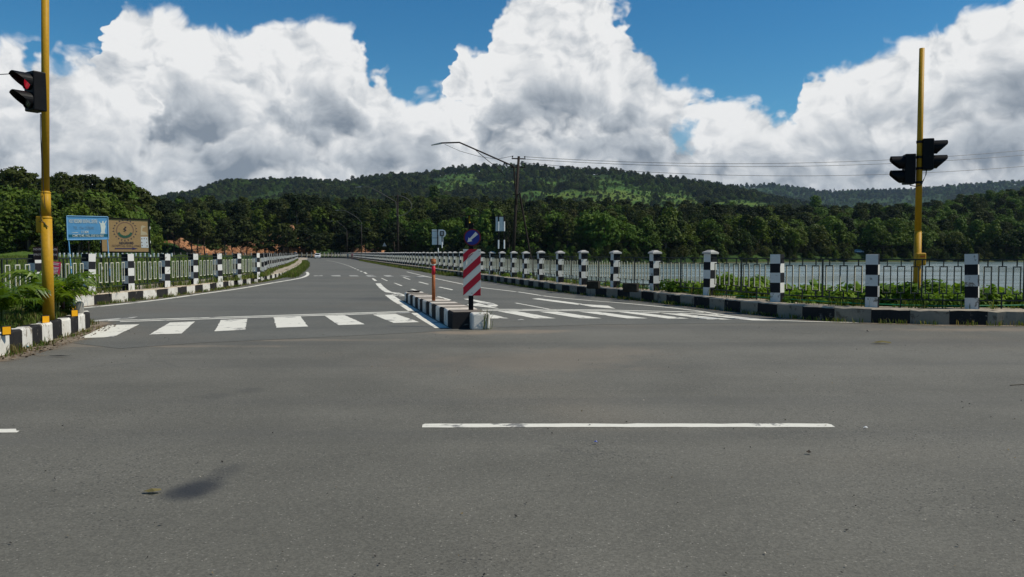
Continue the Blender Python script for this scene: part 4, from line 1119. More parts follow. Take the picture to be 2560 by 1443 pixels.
# ------------------------------------------------------------------ signboards on the left
def sign_blue():
    y = 46.0; z0 = th(A(176, 690, y).x, y); base = Vector((A(219, 690, y).x, y, z0))
    root = thing('signboard', 'blue painted signboard with white lettering and a robed figure on two slanted legs', 'signboard', base)
    root.rotation_euler[2] = math.radians(26); root.scale[0] = 0.885
    L = lambda u, v: A(u, v, y) - base
    a, b, c, d = L(169, 600.5), L(272, 598), L(270, 541.5), L(167, 541)
    mb = MB(); mb.prism([(p.x, p.z) for p in (a, b, c, d)], -0.02, 0.02); pn = build('panel', mb, MAT['signblue'], root)
    fr = MB(); w = 0.03
    ring = [a, b, c, d]
    for i in range(4): fr.tube(ring[i] + Vector((0, -0.02, 0)), ring[(i + 1) % 4] + Vector((0, -0.02, 0)), w, w, 6)
    build('frame', fr, plain('frame_paleblue', (0.22, 0.42, 0.62), 0.6, 0, 0.1, 4), root)
    q = [L(172.5, 594), L(271, 591.5), L(271, 585), L(172, 587)]; mb = MB(); mb.prism([(p.x, p.z) for p in q], -0.026, -0.018); build('band', mb, MAT['teal'], pn)
    s = y / F; R90 = (math.pi / 2, 0, 0)
    t = lambda u, v: L(u, v) + Vector((0, -0.03, 0))
    text('lettering', 'HOLY REDEEMER RENEWAL CENTRE', 9.5 * s * 1.35, MAT['letter'], pn, t(208, 554), R90, 0.335, bold=0.004)
    text('lettering', 'TEL : 0364 2570680', 7.5 * s * 1.35, MAT['letterfaint'], pn, t(210, 570), R90, 0.62)
    text('lettering', '11 KM', 7 * s * 1.3, MAT['letter'], pn, t(212, 580.5), R90, 0.75, bold=0.003)
    text('lettering', 'COME TO ME, I WILL GIVE YOU REST', 6.3 * s * 1.35, MAT['letter'], pn, L(221, 589.8) + Vector((0, -0.034, 0)), R90, 0.56, bold=0.002)
    ar = [(177, 582.6), (190, 581), (196, 581.5), (196, 582.6)]; mb = MB(); mb.prism([(L(u, v).x, L(u, v).z) for u, v in ar[::-1]][::-1], -0.027, -0.021); build('arrow', mb, MAT['letter'], pn)
    # robed figure with raised arms, a flat painted shape
    fig = [(251, 584), (264, 584), (262, 578), (264.5, 566), (263, 560.5), (266.5, 551), (265.8, 550.4), (261.5, 557.2), (259.2, 557), (259.6, 553.5), (257.6, 551.6), (255.6, 553.2), (255.4, 557), (252.5, 558), (247.5, 553), (247, 553.8), (251, 561), (252.5, 570), (253.5, 578)]
    mb = MB(); mb.prism([(L(u, v).x, L(u, v).z) for u, v in fig[::-1]], -0.027, -0.021); build('painted_figure', mb, MAT['letter'], pn)
    for (u0, v0, u1) in ((172, 600, 181), (269, 598, 276.5)):
        p0 = L(u0, v0); p1 = L(u1, 700); p1.z = -0.2; mb = MB(); mb.tube(p1, p0, 0.035, 0.035, 8); lg = build('leg', mb, MAT['signblue'], root)
        for k in (0.35, 0.62):
            m = p1 + (p0 - p1) * k; mb = MB(); mb.tube(m, m + (p0 - p1).normalized() * 0.16, 0.037, 0.037, 8); build('white_patch', mb, MAT['letter'], lg)
sign_blue()
def sign_hospital():
    y = 60.0; base = Vector((A(314, 650, y).x, y, th(A(314, 650, y).x, y)))
    root = thing('signboard', 'tan hospital billboard with a wreath emblem and a long arrow, behind the blue board', 'signboard', base)
    L = lambda u, v, dy=0.0: A(u, v, y) - base + Vector((0, dy, 0))
    root.rotation_euler[2] = math.radians(26); root.scale[0] = 0.90
    q = [L(255, 630), L(376, 631), L(373, 548.5), L(252, 546)]
    mb = MB(); mb.prism([(p.x, p.z) for p in q], -0.02, 0.02); pn = build('panel', mb, MAT['signtan'], root)
    fr = MB()
    for i in range(4): fr.tube(q[i] + Vector((0, -0.03, 0)), q[(i + 1) % 4] + Vector((0, -0.03, 0)), 0.05, 0.05, 6)
    build('frame', fr, MAT['black'], root); s = y / F
    P = lambda u, v: (L(u, v).x, L(u, v).z)
    def flat(name, pts, mat, y0=-0.026, y1=-0.019, par=pn):
        pp = [P(u, v) for u, v in pts]; ar = sum(pp[i][0] * pp[(i + 1) % len(pp)][1] - pp[(i + 1) % len(pp)][0] * pp[i][1] for i in range(len(pp)))
        mb = MB(); mb.prism(pp if ar > 0 else pp[::-1], y0, y1); return build(name, mb, mat, par)
    cu, cv = 312.5, 576.0; rx, ry = 22.0, 20.5
    mb = MB(); N = 40
    for k in range(N):
        a0, a1 = 2 * math.pi * k / N, 2 * math.pi * (k + 1) / N
        e = lambda t, r: (*[P(cu + rx * r * math.cos(t), cv - ry * r * math.sin(t))[0]], -0.024, P(cu + rx * r * math.cos(t), cv - ry * r * math.sin(t))[1])
        mb.quad(e(a0, 0.90), e(a0, 1.02), e(a1, 1.02), e(a1, 0.90)); 
    build('emblem_ring', mb, MAT['inkfaint'], pn)
    for k in range(21):
        a = math.radians(-270 + 12 + k * (336 / 20)); u = cu + 28.5 * math.cos(a); v = cv - 25 * math.sin(a)
        t = a + math.pi / 2 if math.cos(a) >= 0 else a - math.pi / 2
        t = math.radians(90) ; dx, dy_ = math.cos(a), -math.sin(a)
        tx, ty = -dy_, dx
        flat('wreath_leaf', [(u + dx * 3, v + dy_ * 3), (u - dx * 2.2 + tx * 2.6, v - dy_ * 2.2 + ty * 2.6), (u - dx * 0.6, v - dy_ * 0.6), (u - dx * 2.2 - tx * 2.6, v - dy_ * 2.2 - ty * 2.6)], MAT['ink'])
    pts = [(cu + 18.5 * math.cos(a), cv + 4 + 15.5 * math.sin(a)) for a in np.linspace(math.radians(8), math.radians(172), 24)]
    inner = [(cu + (12.5 + (1.3 if k % 2 else 0)) * math.cos(a), cv + 3.5 + (9.0 + (1.3 if k % 2 else 0)) * math.sin(a)) for k, a in enumerate(np.linspace(math.radians(172), math.radians(8), 18))]
    flat('green_gear_arc', pts + inner, MAT['greenink'])
    mb = MB(); mb.path([(P(cu + 3.2 * math.sin(t * 2.2), cv - 9 + t * 2.4)[0], -0.026, P(cu, cv - 9 + t * 2.4)[1]) for t in np.linspace(0, 5, 22)], 0.022, 4); mb.path([(P(cu, cv - 9)[0], -0.026, P(cu, cv - 9)[1]), (P(cu, cv + 5)[0], -0.026, P(cu, cv + 5)[1])], 0.012, 4)
    build('serpent_staff', mb, MAT['ink'], pn)
    R90 = (math.pi / 2, 0, 0)
    text('lettering', 'NEIGRIHMS', 6.6 * s * 1.35, MAT['ink'], pn, L(316, 608, -0.03), R90, 0.80, bold=0.004)
    text('lettering', 'HOSPITAL SHILLONG', 6.0 * s * 1.35, MAT['inkfaint'], pn, L(316, 615, -0.03), R90, 0.93, bold=0.002)
    flat('arrow', [(287, 620.5), (331, 620.5), (331, 618.6), (346, 622), (331, 625), (331, 623.2), (287, 623.2)], plain('arrow_blue', (0.035, 0.03, 0.10), 0.7, 0, 0.1, 3))
    flat('paper_notice', [(352, 592), (370, 592), (372.5, 619.5), (353.5, 619.5)], MAT['white'], -0.03, -0.021)
    for (u, v) in ((355, 597), (361, 596.5), (367, 597), (355, 606), (367.5, 606), (356, 614), (368.5, 615)): flat('notice_print', [(u - 1.2, v - 1.5), (u + 1.2, v - 1.5), (u + 1.2, v + 1.5), (u - 1.2, v + 1.5)], MAT['inkfaint'], -0.033, -0.0295)
    flat('torn_paper', [(353, 566), (356, 563), (366, 566), (357, 570), (356, 578), (366, 580), (370, 587), (352, 588)], plain('torn_paper', (0.52, 0.42, 0.27), 0.8, 0, 0.15, 2), -0.025, -0.019)
    for u0, u1 in ((251.5, 254.5), (373.5, 378)):
        p0 = L(u0, 543); p1 = L(u1, 668); p1.z = -0.25
        mb = MB(); mb.tube(p1 + Vector((0, 0.05, 0)), p0 + Vector((0, 0.05, 0)), 0.06, 0.06, 8); lg = build('leg', mb, MAT['black'], root)
        for k in (0.12, 0.32, 0.56, 0.8):
            m = p1 + (p0 - p1) * k; mb = MB(); mb.tube(m + Vector((0, 0.05, 0)), m + Vector((0, 0.05, 0.2)), 0.065, 0.065, 8); build('white_band', mb, MAT['white'], lg)
sign_hospital()
def small_signs():
    y = 19.4; base = A(109, 716, y); base.z = 0.3
    root = thing('warning_sign', 'dark brown protected area sign half hidden by the yellow pole', 'sign', base)
    L = lambda u, v, dy=0.0: A(u, v, y) - base + Vector((0, dy, 0))
    a, b = L(84, 650), L(144, 617); mb = MB(); mb.box(((a.x + b.x) / 2, 0, (a.z + b.z) / 2), (b.x - a.x, 0.015, b.z - a.z), 0); pl = build('plate', mb, MAT['brown'], root)
    R90 = (math.pi / 2, 0, 0); s = y / F; m = plain('pale_lettering', (0.62, 0.52, 0.46), 0.7, 0, 0.1, 4)
    text('lettering', 'NO PARKING OVER', 5.2 * s * 1.35, m, pl, L(114, 624, -0.012), R90, 0.95, bold=0.001); text('lettering', '(PROTECTED AREA)', 5.2 * s * 1.35, m, pl, L(114, 637, -0.012), R90, 0.93, bold=0.001)
    mb = MB(); mb.tube((0, 0.02, -0.1), (0, 0.02, b.z), 0.022, 0.022, 10); st = build('stake', mb, plain('red_stake', (0.30, 0.06, 0.04), 0.6, 0, 0.2, 6), root)
    for z in (0.03, 0.12): mb = MB(); mb.tube((0, 0.02, z), (0, 0.02, z + 0.05), 0.024, 0.024, 10); build('white_band', mb, MAT['white'], st)
    # pink notice
    y = 19.0; c = A(139.5, 671, y)
    root = thing('notice_plate', 'small tilted pink red notice plate beside the yellow pole', 'notice', c)
    mb = MB(); mb.box((0, 0, 0), (0.195, 0.012, 0.315), 0); pl = build('plate', mb, MAT['pink'], root); pl.rotation_euler = (0, math.radians(7), math.radians(12))
    for k, (w, z) in enumerate(((0.15, 0.12), (0.12, 0.085), (0.14, 0.02), (0.14, -0.01), (0.13, -0.045), (0.13, -0.08), (0.10, -0.115))):
        mb = MB(); mb.box((-0.01 if k != 2 else 0, -0.008, z), (w, 0.004, 0.012), 0); build('print_line', mb, MAT['letter'], pl)
    mb = MB(); mb.tube((0.0, 0.03, -0.72), (0.0, 0.03, 0.12), 0.018, 0.018, 8); build('stake', mb, MAT['darksteel'], root)
small_signs()

# ------------------------------------------------------------------ sign backs beyond the lake fence, blinker
def back_signs():
    y = 70.0; base = Vector((A(1096, 630, y).x, y, 0.3)); L = lambda u, v, dy=0.0: A(u, v, y) - base + Vector((0, dy, 0))
    root = thing('sign_back', 'back of a rectangular white road sign beyond the rusty bollard', 'sign', base)
    a, b = L(1080, 612), L(1108, 574); mb = MB(); mb.box(((a.x + b.x) / 2, 0.03, (a.z + b.z) / 2), (b.x - a.x, 0.02, b.z - a.z), 0); pn = build('panel', mb, MAT['white'], root)
    for v in (578, 595): z = L(1090, v).z; mb = MB(); mb.box(((a.x + b.x) / 2 - 0.2, 0.01, z), (0.5, 0.02, 0.03), 0); build('rib', mb, MAT['darksteel'], pn)
    x = L(1094.5, 600).x; mb = MB(); mb.tube((x, -0.03, -0.1), (x, -0.03, b.z + 0.05), 0.05, 0.05, 8); build('post', mb, MAT['black'], root)
    mb = MB(); mb.tube((x + 0.02, -0.03, 1.3), (x + 0.02, -0.03, 1.75), 0.056, 0.056, 8); build('white_band', mb, MAT['white'], root)
    y2 = 66.0; base = Vector((A(1105, 630, y2).x, y2, 0.3)); L = lambda u, v: A(u, v, y2) - base
    root = thing('sign_back', 'back of a round white road sign on a banded post beyond the island', 'sign', base)
    c = L(1105, 584); mb = MB(); mb.tube((c.x, 0.03, c.z), (c.x, 0.0, c.z), 0.33, 0.33, 32); build('disc', mb, MAT['white'], root)
    mb = MB(); mb.box((c.x, -0.02, c.z), (0.34, 0.03, 0.4), 0); br = build('bracket', mb, MAT['darksteel'], root)
    mb = MB(); mb.box((c.x, -0.04, c.z), (0.2, 0.02, 0.28), 0); build('bracket_plate', mb, MAT['steel'], br)
    mb = MB(); mb.tube((c.x, 0, -0.1), (c.x, 0, c.z), 0.04, 0.04, 8); build('post', mb, MAT['black'], root)
    z = L(1105, 620).z; mb = MB(); mb.tube((c.x, 0, z), (c.x, 0, z + 0.5), 0.046, 0.046, 8); build('white_band', mb, MAT['white'], root)
    # tall panel on two posts
    y = 47.5; base = Vector((A(1249, 630, y).x, y, 0.2)); L = lambda u, v: A(u, v, y) - base
    root = thing('sign_back', 'back of a tall white panel on two banded black posts beside the utility pole', 'sign', base)
    a, b = L(1238, 578), L(1262, 541); mb = MB(); mb.box(((a.x + b.x) / 2, 0.05, (a.z + b.z) / 2), (b.x - a.x, 0.02, b.z - a.z), 0); build('panel', mb, MAT['white'], root)
    fr = MB()
    for (p, q) in (((a.x, a.z), (a.x, b.z)), ((b.x, a.z), (b.x, b.z)), ((a.x, b.z), (b.x, b.z))): fr.tube((p[0], 0.03, p[1]), (q[0], 0.03, q[1]), 0.025, 0.025, 6)
    build('frame', fr, MAT['darksteel'], root)
    for u in (1246.3, 1260.5):
        x = L(u, 600).x; mb = MB(); mb.tube((x, 0, -0.2), (x, 0, b.z + 0.1), 0.04, 0.04, 8); po = build('post', mb, MAT['black'], root)
        for (v0, v1) in ((578, 554), (622, 600)):
            mb = MB(); mb.tube((x, 0, L(u, v0).z), (x, 0, L(u, v1).z), 0.046, 0.046, 8); build('white_band', mb, MAT['white'], po)
    # solar blinker
    y = 52.0; base = Vector((A(1173.5, 640, y).x, y, 0.3)); L = lambda u, v: A(u, v, y) - base
    root = thing('solar_blinker', 'yellow pole with a flat solar panel and black lamp box behind the round blue sign', 'signal', base)
    x = 0.0; zt = L(1173, 540).z; mb = MB(); mb.tube((0, 0, -0.1), (0, 0, zt), 0.07, 0.06, 12); build('pole', mb, MAT['yellow'], root, True)
    a = L(1159, 541); b = L(1188, 538.5); mb = MB(); mb.prism([(a.x, a.z), (b.x, b.z), (b.x, b.z + 0.035), (a.x, a.z + 0.035)], -0.3, 0.35); build('solar_panel', mb, MAT['black'], root)
    p = L(1167, 558); mb = MB(); mb.box((p.x - 0.02, 0.02, p.z), (0.2, 0.2, 0.66), 0); lb = build('lamp_box', mb, MAT['black'], root)
    # triangular sign far along
    y = 121; base = Vector((A(961, 630, y).x, y, 0.3)); L = lambda u, v: A(u, v, y) - base
    root = thing('sign_back', 'grey back of a triangular sign far along the lake fence', 'sign', base)
    q = [L(956, 616), L(966, 616), L(961, 606)]; mb = MB(); mb.prism([(p.x, p.z) for p in q], -0.02, 0.02); build('panel', mb, MAT['steel'], root)
    mb = MB(); mb.tube((0, 0.05, -0.1), (0, 0.05, q[2].z), 0.04, 0.04, 6); build('post', mb, MAT['darksteel'], root)
back_signs()

# ------------------------------------------------------------------ utility poles with lamp arms and wires
def utility_pole(u_base, y, h, label, lamp_px, arm_col, strut=False, lean=0.0, loop=False):
    x = A(u_base, 640, y).x; z0 = min(0.2, th(x, y)); base = Vector((x, y, z0))
    root = thing('utility_pole', label, 'utility pole', base, group='poles along the lake side of the dam')
    L = lambda u, v: A(u, v, y) - base
    top = Vector((lean, 0, h - z0)); mb = MB(); mb.tube((0, 0, -0.4), top, 0.15, 0.10, 10); build('pole', mb, MAT['darksteel'], root, True)
    for dz in (0.18, 0.82):
        c = top * ((top.z - dz) / top.z); mb = MB(); mb.box((c.x, 0.0, c.z), (1.05, 0.09, 0.08), 0, 0.25); ca = build('cross_arm', mb, MAT['darksteel'], root)
        for s in (-1, 1):
            mb = MB(); px = c.x + s * 0.46; py = s * 0.12; mb.tube((px, py, c.z + 0.04), (px, py, c.z + 0.1), 0.02, 0.02, 6); mb.tube((px, py, c.z + 0.1), (px, py, c.z + 0.2), 0.055, 0.045, 10); build('insulator', mb, MAT['darksteel'], ca)
    if lamp_px:
        P = [L(u, v) for u, v in lamp_px]; mb = MB(); mb.path([p + Vector((0, -0.15, 0)) for p in P], [0.055 if y < 90 else 0.03] * len(P), 8); la = build('lamp_arm', mb, MAT[arm_col], root, True)
        e = P[-1] + Vector((0, -0.15, 0)); d = (P[-1] - P[-2]).normalized(); mb = MB(); c = e + d * 0.35; tip = e + d * 0.75 + Vector((0, 0, -0.12))
        mb.poly([e + Vector((0, -0.1, 0.05)), tip + Vector((0, -0.14, 0)), tip + Vector((0, 0.14, 0)), e + Vector((0, 0.1, 0.05))]); mb.poly([e + Vector((0, 0.1, -0.07)), tip + Vector((0, 0.14, -0.03)), tip + Vector((0, -0.14, -0.03)), e + Vector((0, -0.1, -0.07))])
        mb.poly([e + Vector((0, -0.1, -0.07)), tip + Vector((0, -0.14, -0.03)), tip + Vector((0, -0.14, 0)), e + Vector((0, -0.1, 0.05))]); mb.poly([e + Vector((0, 0.1, 0.05)), tip + Vector((0, 0.14, 0)), tip + Vector((0, 0.14, -0.03)), e + Vector((0, 0.1, -0.07))])
        build('lamp_head', mb, MAT['steel'], la)
    if strut:
        a = L(1299, 482); b = L(1341, 645); b.z = -0.6; mb = MB(); mb.tube(b, a, 0.075, 0.07, 8); build('strut', mb, MAT['darksteel'], root)
        mb = MB(); mb.path([L(1188, 375) + Vector((0, -0.15, 0)), L(1215, 398), L(1243, 420), L(1262, 440)], 0.025, 5); build('brace_rod', mb, MAT['darksteel'], root)
        mb = MB(); mb.path([L(1112, 361), L(1150, 378), L(1200, 392), L(1243, 398), L(1284, 390)], 0.014, 4); build('lamp_cable', mb, MAT['wire'], root)
        mb = MB(); mb.box((L(1284, 470).x * 0 + top.x * 0.68, -0.1, L(1284, 487).z), (0.5, 0.06, 0.08), 0); build('clamp', mb, MAT['darksteel'], root)
    if loop:
        mb = MB(); c = top + Vector((0, 0, -1.4)); mb.path([c + Vector((1.75 * math.cos(t), -0.1, 1.25 * math.sin(t))) for t in np.linspace(math.radians(88), math.radians(-95), 18)], 0.035, 6); build('loop_arm', mb, MAT['greysteel'], root, True)
    return root, base, top
pr, pb, pt = utility_pole(1277.5, 60.0, A(1297, 391, 60).z, 'tall leaning utility pole with strut and long lamp arm above the lake fence',
                          [(1291, 512), (1288, 470), (1285, 420), (1283, 416), (1215, 386), (1150, 357.5), (1148, 357), (1104, 358.5)], 'darksteel', True, lean=A(1297, 391, 60).x - A(1277.5, 640, 60).x)
utility_pole(995, 101.0, A(992, 487, 101).z, 'thinner utility pole with a loop arm midway along the dam', [(992, 545), (990, 505), (972, 494), (948, 480), (926, 468.5), (904, 467)], 'greysteel', loop=True)
utility_pole(904, 182.0, A(904, 564, 182).z, 'distant utility pole with a grey lamp arm beyond the loop arm pole', [(905, 600), (904, 556), (893, 544), (872, 531), (862, 526.5), (847, 525.5)], 'greysteel')
utility_pole(868, 256.0, A(868, 580, 256).z, 'farthest utility pole with a small lamp arm near the walkers', [(868, 610), (867, 575), (858, 565), (846, 556), (840, 553), (832, 552.5)], 'greysteel')
def power_line(vs, label, dz):
    # fitted catenary from the crossarm towards a pole far to the right
    us = np.linspace(1310, 3100, 40); co = np.polyfit([1310, 1750, 2560], vs, 2); pts = []
    for u in us:
        y = 60 + (u - 1310) * 0.004; pts.append(A(u, float(np.polyval(co, u)), y))
    mb = MB(); mb.path(pts, 0.016, 5); o = build('power_line', mb, MAT['wire']); tag(o, label, 'power line', 'power lines crossing the sky to the right')
power_line((392, 409, 376), 'uppermost thin power line running right from the leaning pole', 0)
power_line((398, 416, 388), 'middle thin power line running right from the leaning pole', 0)
power_line((407, 436, 416), 'lowest thin power line running right from the leaning pole', 0)

# ------------------------------------------------------------------ planter reflectors, rocks, blocks, litter
def reflector(u, v, lab, rz=0.85):
    p = G(u, v, 0.345); root = thing('kerb_reflector', lab, 'reflector', p, rz, 'yellow reflectors on the planter kerb')
    mb = MB(); mb.box((0, 0, 0.045), (0.135, 0.05, 0.15), 0); o = build('housing', mb, MAT['rubber'], root); bevel(o, 0.01)
    mb = MB(); mb.box((-0.004, -0.027, 0.048), (0.112, 0.008, 0.118), 0); build('yellow_face', mb, MAT['reflector'], root)
reflector(16, 834, 'yellow kerb reflector at the frame edge by the lower palm')
reflector(114, 805, 'yellow kerb reflector halfway along the palm planter')
reflector(186, 789, 'front yellow kerb reflector at the planter corner')
reflector(184, 777.5, 'rear yellow kerb reflector partly hidden at the planter corner', 0.95)
def rock(name, lab, cat, p, s, seed, mat, n=2):
    bm = bmesh.new(); bmesh.ops.create_icosphere(bm, subdivisions=n, radius=1.0); r = np.random.default_rng(seed)
    for v in bm.verts:
        k = 1 + 0.28 * (r.random() - 0.5); v.co = Vector((v.co.x * s[0] * k, v.co.y * s[1] * k, max(v.co.z, -0.35) * s[2] * k))
    me = bpy.data.meshes.new(name); bm.to_mesh(me); bm.free(); me.materials.append(mat)
    o = link(name, me, None, p); tag(o, lab, cat); return o
rock('rock', 'pale stone lying in the gutter by the lake side kerb', 'rock', G(2197, 804, 0.02), (0.075, 0.06, 0.045), 1, MAT['rock'])
rock('rock', 'upright pale stone touching the lake side kerb', 'rock', G(2211, 797, 0.03), (0.06, 0.05, 0.065), 2, MAT['rock'])
def cblock(u, v, w, h, lab, seed):
    p = G(u, v, 0.33); mb = MB(); r = random.Random(seed)
    mb.box((0, 0, h / 2), (w, 0.24, h), 0, -0.5); o = build('concrete_block', mb, [MAT['blockdark']]); o.location = p; bevel(o, 0.04, 2); tag(o, lab, 'concrete block')
MAT['blockdark'] = plain('mossy_concrete', (0.032, 0.029, 0.022), 0.95, 0, 0.5, 5, 0.1, 0.02)
cblock(1484, 722, 0.46, 0.27, 'dark mossy concrete block against a lake fence post', 1)
cblock(1577, 730, 0.5, 0.29, 'squat mossy concrete block with a pale end by the lake fence', 2)
p = G(200, 789, 0.29); mb = MB(); mb.box((0, 0, 0.14), (0.15, 0.14, 0.32), 0, 0.3); o = build('concrete_stub', mb, MAT['concrete']); o.location = p; bevel(o, 0.06, 3); tag(o, 'rough pale concrete stub at the planter corner', 'concrete stub')
y = 16.8; p = A(157, 730, y); mb = MB(); mb.tube((0, 0, -0.5), (0, 0, 0.0), 0.03, 0.03, 10, 0); mb.tube((0, 0, 0.0), (0, 0, 0.05), 0.034, 0.034, 10, 1); mb.tube((0, 0, 0.05), (0, 0, 0.08), 0.034, 0.03, 10, 0); mb.tube((0, 0, 0.08), (0, 0, 0.12), 0.032, 0.02, 10, 1)
o = build('marker_stake', mb, [MAT['brown'], plain('pale_peach', (0.62, 0.42, 0.28), 0.6, 0, 0.1, 6)], None, True); o.location = p; tag(o, 'short peach tipped stake among the palm fronds', 'stake')

# ------------------------------------------------------------------ car and people
def car(loc, rz, label, paint):
    root = thing('car', label, 'car', loc, rz)     # local -y is the front
    W = 0.80
    prof = [(-1.85, 0.28), (-1.86, 0.62), (-1.70, 0.82), (-0.95, 0.96), (1.45, 0.98), (1.78, 0.92), (1.86, 0.55), (1.84, 0.28)]
    cab = [(-1.0, 0.94), (-0.32, 1.44), (0.2, 1.52), (1.1, 1.50), (1.52, 1.38), (1.72, 0.96)]
    bm = bmesh.new()
    def ext(pr, w0, w1f):
        L = [bm.verts.new((-w0 * w1f(z), y, z)) for y, z in pr]; R = [bm.verts.new((w0 * w1f(z), y, z)) for y, z in pr]; n = len(pr)
        bm.faces.new(L); bm.faces.new(R[::-1])
        for i in range(n): bm.faces.new((L[i], R[i], R[(i + 1) % n], L[(i + 1) % n]))
    ext(prof, W, lambda z: 1.0); ext(cab, W * 0.98, lambda z: 1.0 - 0.30 * max(0, z - 0.95))
    bmesh.ops.recalc_face_normals(bm, faces=bm.faces)
    me = bpy.data.meshes.new('body'); bm.to_mesh(me); bm.free(); me.materials.append(MAT[paint]); o = link('body', me, root); bevel(o, 0.07, 3)
    mb = MB(); mb.quad((-0.68, -0.97, 1.0), (0.68, -0.97, 1.0), (0.58, -0.40, 1.42), (-0.58, -0.40, 1.42)); o = build('windscreen', mb, MAT['glass'], root); o.location = (0, -0.025, 0.012)
    for s in (-1, 1):
        q = [(s * 0.785, -0.72, 1.02), (s * 0.785, 1.45, 1.02), (s * 0.70, 1.35, 1.36), (s * 0.675, -0.22, 1.42)]; mb = MB(); mb.quad(*(q if s > 0 else q[::-1])); o = build('side_window', mb, MAT['glass'], root); o.location = (s * 0.012, 0, 0)
        mb = MB(); mb.box((s * 0.56, -1.845, 0.70), (0.32, 0.06, 0.16), 0); build('headlight', mb, MAT['lamp'], root)
        mb = MB(); mb.box((s * 0.90, -0.72, 1.02), (0.16, 0.08, 0.12), 0); build('mirror', mb, MAT[paint], root)
        for yy in (-1.2, 1.2):
            mb = MB(); mb.tube((s * 0.62, yy, 0.29), (s * 0.82, yy, 0.29), 0.29, 0.29, 20); wh = build('wheel', mb, MAT['rubber'], root); mb = MB(); mb.tube((s * 0.81, yy, 0.29), (s * 0.828, yy, 0.29), 0.17, 0.17, 14); build('rim', mb, MAT['steel'], wh)
    mb = MB(); mb.box((0, -1.87, 0.66), (0.7, 0.03, 0.1), 0); build('grille', mb, MAT['black'], root)
    mb = MB(); mb.box((0, -1.88, 0.40), (1.5, 0.08, 0.16), 0); bp = build('bumper', mb, MAT[paint], root)
    mb = MB(); mb.box((0, -1.93, 0.42), (0.5, 0.02, 0.12), 0); build('number_plate', mb, MAT['lamp'], bp)
    return root
cp = A(794, 646, 238.0)
car((cp.x, 238.0, 0.006), math.radians(12), 'small white car approaching along the dam road', 'carwhite')

def person(loc, rz, label, shirt, trousers, pack=None, h=1.66):
    root = thing('person', label, 'person', loc, rz)
    J = {'pel': (0, 0, .93), 'bel': (0, 0, 1.08), 'che': (0, 0, 1.28), 'nek': (0, .0, 1.43), 'hd': (0, -.01, 1.53), 'ht': (0, -.01, 1.63),
         'lh': (-.09, 0, .90), 'lk': (-.10, -.10, .49), 'la': (-.10, -.04, .08), 'lt': (-.10, -.19, .03), 'rh': (.09, 0, .90), 'rk': (.10, .02, .49), 'ra': (.10, .16, .10), 'rt': (.10, .03, .03),
         'ls': (-.17, 0, 1.38), 'le': (-.23, .06, 1.12), 'lw': (-.24, -.05, .88), 'lf': (-.24, -.09, .78), 'rs': (.17, 0, 1.38), 're': (.23, .02, 1.12), 'rw': (.24, -.10, .90), 'rf': (.24, -.14, .80)}
    R = {'pel': .13, 'bel': .12, 'che': .14, 'nek': .055, 'hd': .085, 'ht': .075, 'lh': .09, 'lk': .062, 'la': .042, 'lt': .04, 'rh': .09, 'rk': .062, 'ra': .042, 'rt': .04, 'ls': .068, 'le': .05, 'lw': .036, 'lf': .034, 'rs': .068, 're': .05, 'rw': .036, 'rf': .034}
    E = [('pel', 'bel'), ('bel', 'che'), ('che', 'nek'), ('nek', 'hd'), ('hd', 'ht'), ('pel', 'lh'), ('lh', 'lk'), ('lk', 'la'), ('la', 'lt'), ('pel', 'rh'), ('rh', 'rk'), ('rk', 'ra'), ('ra', 'rt'), ('che', 'ls'), ('ls', 'le'), ('le', 'lw'), ('lw', 'lf'), ('che', 'rs'), ('rs', 're'), ('re', 'rw'), ('rw', 'rf')]
    K = list(J); me = bpy.data.meshes.new('body'); me.from_pydata([J[k] for k in K], [(K.index(a), K.index(b)) for a, b in E], [])
    o = link('body', me, root); sk = o.modifiers.new('skin', 'SKIN'); sk.use_smooth_shade = True
    for i, k in enumerate(K):
        sv = me.skin_vertices[0].data[i]; sv.radius = (R[k], R[k] * (0.75 if k in ('che', 'bel', 'pel') else 1)); sv.use_root = (k == 'pel')
    o.modifiers.new('sub', 'SUBSURF').render_levels = 1
    m, T, b = newmat('clothing'); P = coords(T, 'Object'); x, yv, z = T.sep(P)
    skin = (0.28, 0.15, 0.09); col = T.mix(T.mr(z, 0.955, 0.965), trousers, shirt); col = T.mix(T.mr(z, 1.425, 1.435), col, skin)
    hand = T.m('MULTIPLY', T.mr(T.m('ABSOLUTE', x), 0.195, 0.2), T.mr(z, 0.87, 0.9, 1.0, 0.0)); col = T.mix(hand, col, skin); col = T.mix(T.mr(z, 0.07, 0.09, 1.0, 0.0), col, (0.03, 0.025, 0.02))
    T.put(b.inputs['Base Color'], col); b.inputs['Roughness'].default_value = 0.85; me.materials.append(m)
    bm = bmesh.new(); bmesh.ops.create_icosphere(bm, subdivisions=2, radius=0.1)
    for v in bm.verts: v.co = Vector((v.co.x * 0.95, v.co.y * 1.05 + 0.012, max(v.co.z, -0.01) * 0.85 + 1.59))
    mh = bpy.data.meshes.new('hair'); bm.to_mesh(mh); bm.free(); mh.materials.append(MAT['rubber']); link('hair', mh, root)
    if pack:
        mb = MB(); mb.box((0, 0.17, 1.2), (0.28, 0.16, 0.42), 0); q = build('backpack', mb, plain('backpack_cloth', pack, 0.8, 0, 0.15, 6), root); bevel(q, 0.05, 3)
    return root
pA = A(738.5, 646, 160); person((pA.x, 160, 0.33), math.radians(195), 'person in a light blue shirt walking at the end of the billboard side fence', (0.16, 0.34, 0.45), (0.03, 0.035, 0.05), (0.03, 0.05, 0.09))
pB = A(869.5, 646, 196); person((pB.x, 196, 0.006), math.radians(180), 'person in dark teal clothes walking beside the lake fence', (0.06, 0.12, 0.15), (0.04, 0.07, 0.09), (0.10, 0.16, 0.19))
